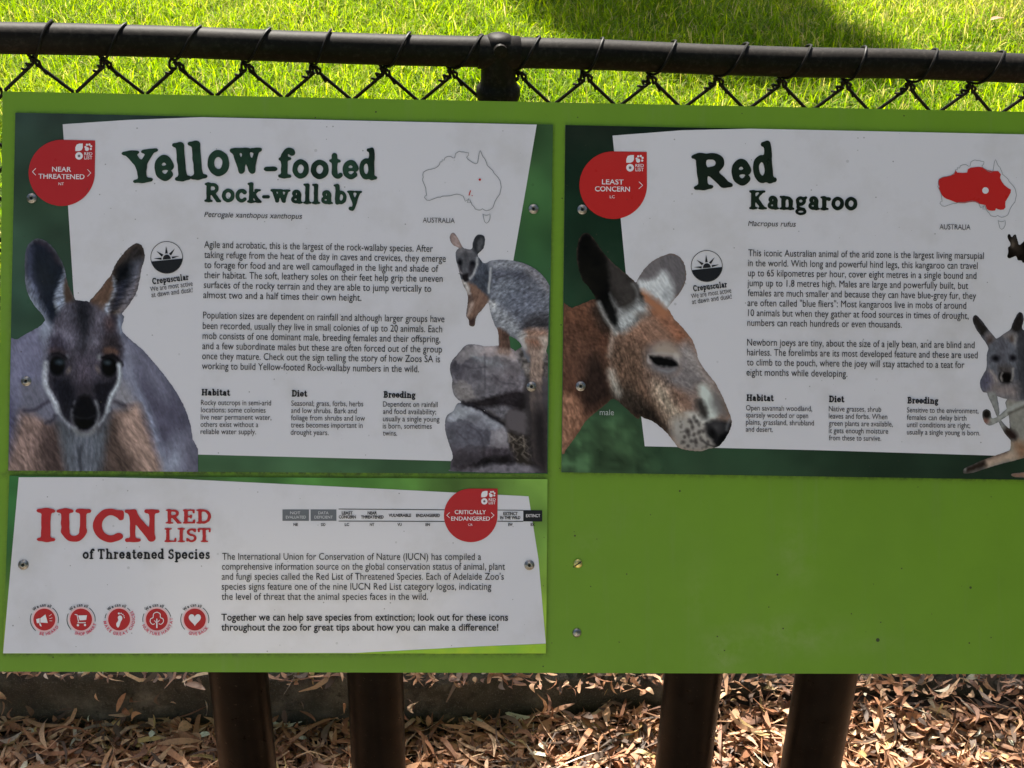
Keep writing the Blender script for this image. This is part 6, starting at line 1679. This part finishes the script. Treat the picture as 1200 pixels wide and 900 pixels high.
bed_left = [(-260, 836), (238, 838), (262, 846), (250, 868), (130, 872), (60, 884), (-260, 900)]
bed_mid = [(320, 838), (475, 838), (560, 836), (640, 832), (625, 842), (600, 856), (560, 862), (500, 842), (400, 858), (335, 850)]
def dapple(n_blobs, px_box, z, per, seed):
    r_ = np.random.default_rng(seed); out = []
    for k in range(n_blobs):
        x = r_.uniform(px_box[0], px_box[2]); y = r_.uniform(px_box[1], px_box[3]); w = r_.uniform(18, 60); h_ = r_.uniform(6, 20)
        a = np.linspace(0, 6.28, 9)[:-1]
        out.append(bough([(x+w*math.cos(t)*r_.uniform(.6, 1.2), y+h_*math.sin(t)*r_.uniform(.6, 1.2)) for t in a], z, int(per*w*h_/600), 7.4, 8.8, .012))
    return np.concatenate(out)
crown1 = rng.normal(size=(6000, 3))*np.array((1.0, 1.0, .8))+np.array((-6.2, 7.0, 7.6))
make_tree('gum_tree', (-5.6, 6.7, GZ-.05), 6.6, [
    bough(bed_left, .03, 2300, 7.4, 8.8, .02), bough(bed_mid, .03, 800, 7.4, 8.8, .015),
    bough([(990, 800), (1210, 800), (1400, 805), (1400, 822), (1200, 822), (1060, 820), (1000, 812)], .06, 800, 7.4, 8.8, .012),
    dapple(9, (-60, 800, 460, 900), .03, 150, 5), dapple(2, (1100, 806, 1240, 860), .05, 80, 9), crown1],
    'gum tree to the left of the fence whose long boughs shade the mulch bed')
crown2 = rng.normal(size=(9000, 3))*np.array((1.3, 1.1, .9))+np.array((.2, 16.0, 9.0))
make_tree('gum_tree', (-.5, 14.6, GZ-.05), 8.2, [bough(grass_patch, GZ+.055, 38000, 7.6, 8.8, .04), crown2],
          'tall gum tree beyond the lawn whose bough shades the grass')

# ---- unseen planting, added to shade the sign and shape its reflections
def shade_bush(name, c, rad, n, label, L=.07, W=.03):
    t = link(name, None, label=label, cat='shrub', mw=Matrix.Translation((c[0], c[1], 0))); inv = t.matrix_world.inverted()
    q = rng.normal(size=(n, 3)); q /= np.linalg.norm(q, axis=1)[:, None]
    q *= (rng.random(n)**.45)[:, None]*(.75+.5*fbm(q[:, 0]*3+5, q[:, 1]*3+q[:, 2]*2, 1.0, 3, 3))[:, None]
    P = q*np.array(rad)+np.array((c[0], c[1], rad[2]*.95+.1)); P = P[P[:, 2] > .05]
    b = MB()
    for k in range(9):
        e = Vector(P[rng.integers(0, len(P))]); b.tube([(c[0]+.03*k-.1, c[1], -.05), (c[0]*.6+e.x*.4, c[1]*.6+e.y*.4, e.z*.5), e], [.02, .014, .004], 6)
    o = link('shade_stem', b.mesh('shade_stem', M_BARK), parent=t); o.matrix_parent_inverse = inv
    v, f, cc = crown_mesh(P, L, W)
    o = link('foliage', mesh_np('foliage', v, f, M_CROWN, cc), parent=t); o.matrix_parent_inverse = inv
shade_bush('shrub', (1.72, .62), (.62, .62, 1.3), 16000, 'unseen dense dark green shrub added to shade the right hand end of the sign')  # added out of view to cut the skylight on the right panel
q = np.stack([rng.uniform(-5.2, 6.4, 34000), rng.normal(-6.0, .45, 34000), 1.8+8.2*rng.random(34000)], 1)
edge = (fbm(q[:, 0]+20, q[:, 2], .5, 61, 3)-.45)*.7
in_gap = (np.abs(q[:, 0]+.6) < 1.0+edge*.3) & (q[:, 2] < 4.7+edge) & (q[:, 1] > -6.6)  # opening left in the added foliage so a bright patch is reflected
in_gap |= (np.abs(q[:, 0]-2.3) < .35+edge) & (np.abs(q[:, 2]-4.3) < .5+edge)
round_ = ((q[:, 0]-.6)/6.2)**2+((q[:, 2]-5.6)/4.4)**2 < 1.0+edge
q = q[round_ & ~in_gap]
rear = [q[(q[:, 0] >= a) & (q[:, 0] < a+2.4)] for a in (-5.4, -3.0, -.6, 1.8, 4.2)]
rear.append(rng.normal(size=(9000, 3))*np.array((.62, .75, .38))+np.array((2.1, -.7, 3.0)))  # overhead bough added to dim the sky above the right panel
make_tree('gum_tree', (.7, -6.2, -.05), 5.6, rear, 'unseen broad leafy tree added behind the footpath to shape the reflections in the panels', .2, LW=(.17, .07))  # foliage wall added behind the camera to darken the panels' reflections
# ---- unseen cream booth, added to put a glare on the lower left panel
ki = link('glare_booth', None, label='made-up slim cream booth added across the footpath for its glare on the panel', cat='glare_booth', mw=Matrix.Translation((-.55, -6.2, 0))); inv = ki.matrix_world.inverted()
M_CREAM = simple('glare_cream', (.66, .60, .48), (.80, .75, .63), 6, .8, bmp=.3)
def kpart(name, a, b_, mat, parent=None):
    m_ = MB(); m_.box(a, b_)
    o = link(name, m_.mesh(name, mat, smooth=False), parent=parent or ki)
    if parent is None: o.matrix_parent_inverse = inv
    return o
w_ = kpart('glare_wall', (-1.5, -7.4, -.2), (.35, -5.7, 4.55), M_CREAM)
kpart('roof', (-1.62, -7.5, 4.55), (.47, -5.6, 4.66), M_STEEL)
d_ = kpart('door', (-.95, -5.70, 0), (-.15, -5.67, 2.05), M_POST)
h_ = kpart('handle', (-.25, -5.67, 1.0), (-.21, -5.62, 1.12), M_STEEL, parent=d_)
kpart('window', (-1.35, -5.70, 2.5), (.2, -5.68, 3.1), M_EDGE)

shade_bush('shrub', (-1.62, 1.15), (.5, .36, .8), 9000, 'unseen low dense shrub added beside the sign to shade the litter at the left')  # added out of view to keep skylight off the left litter
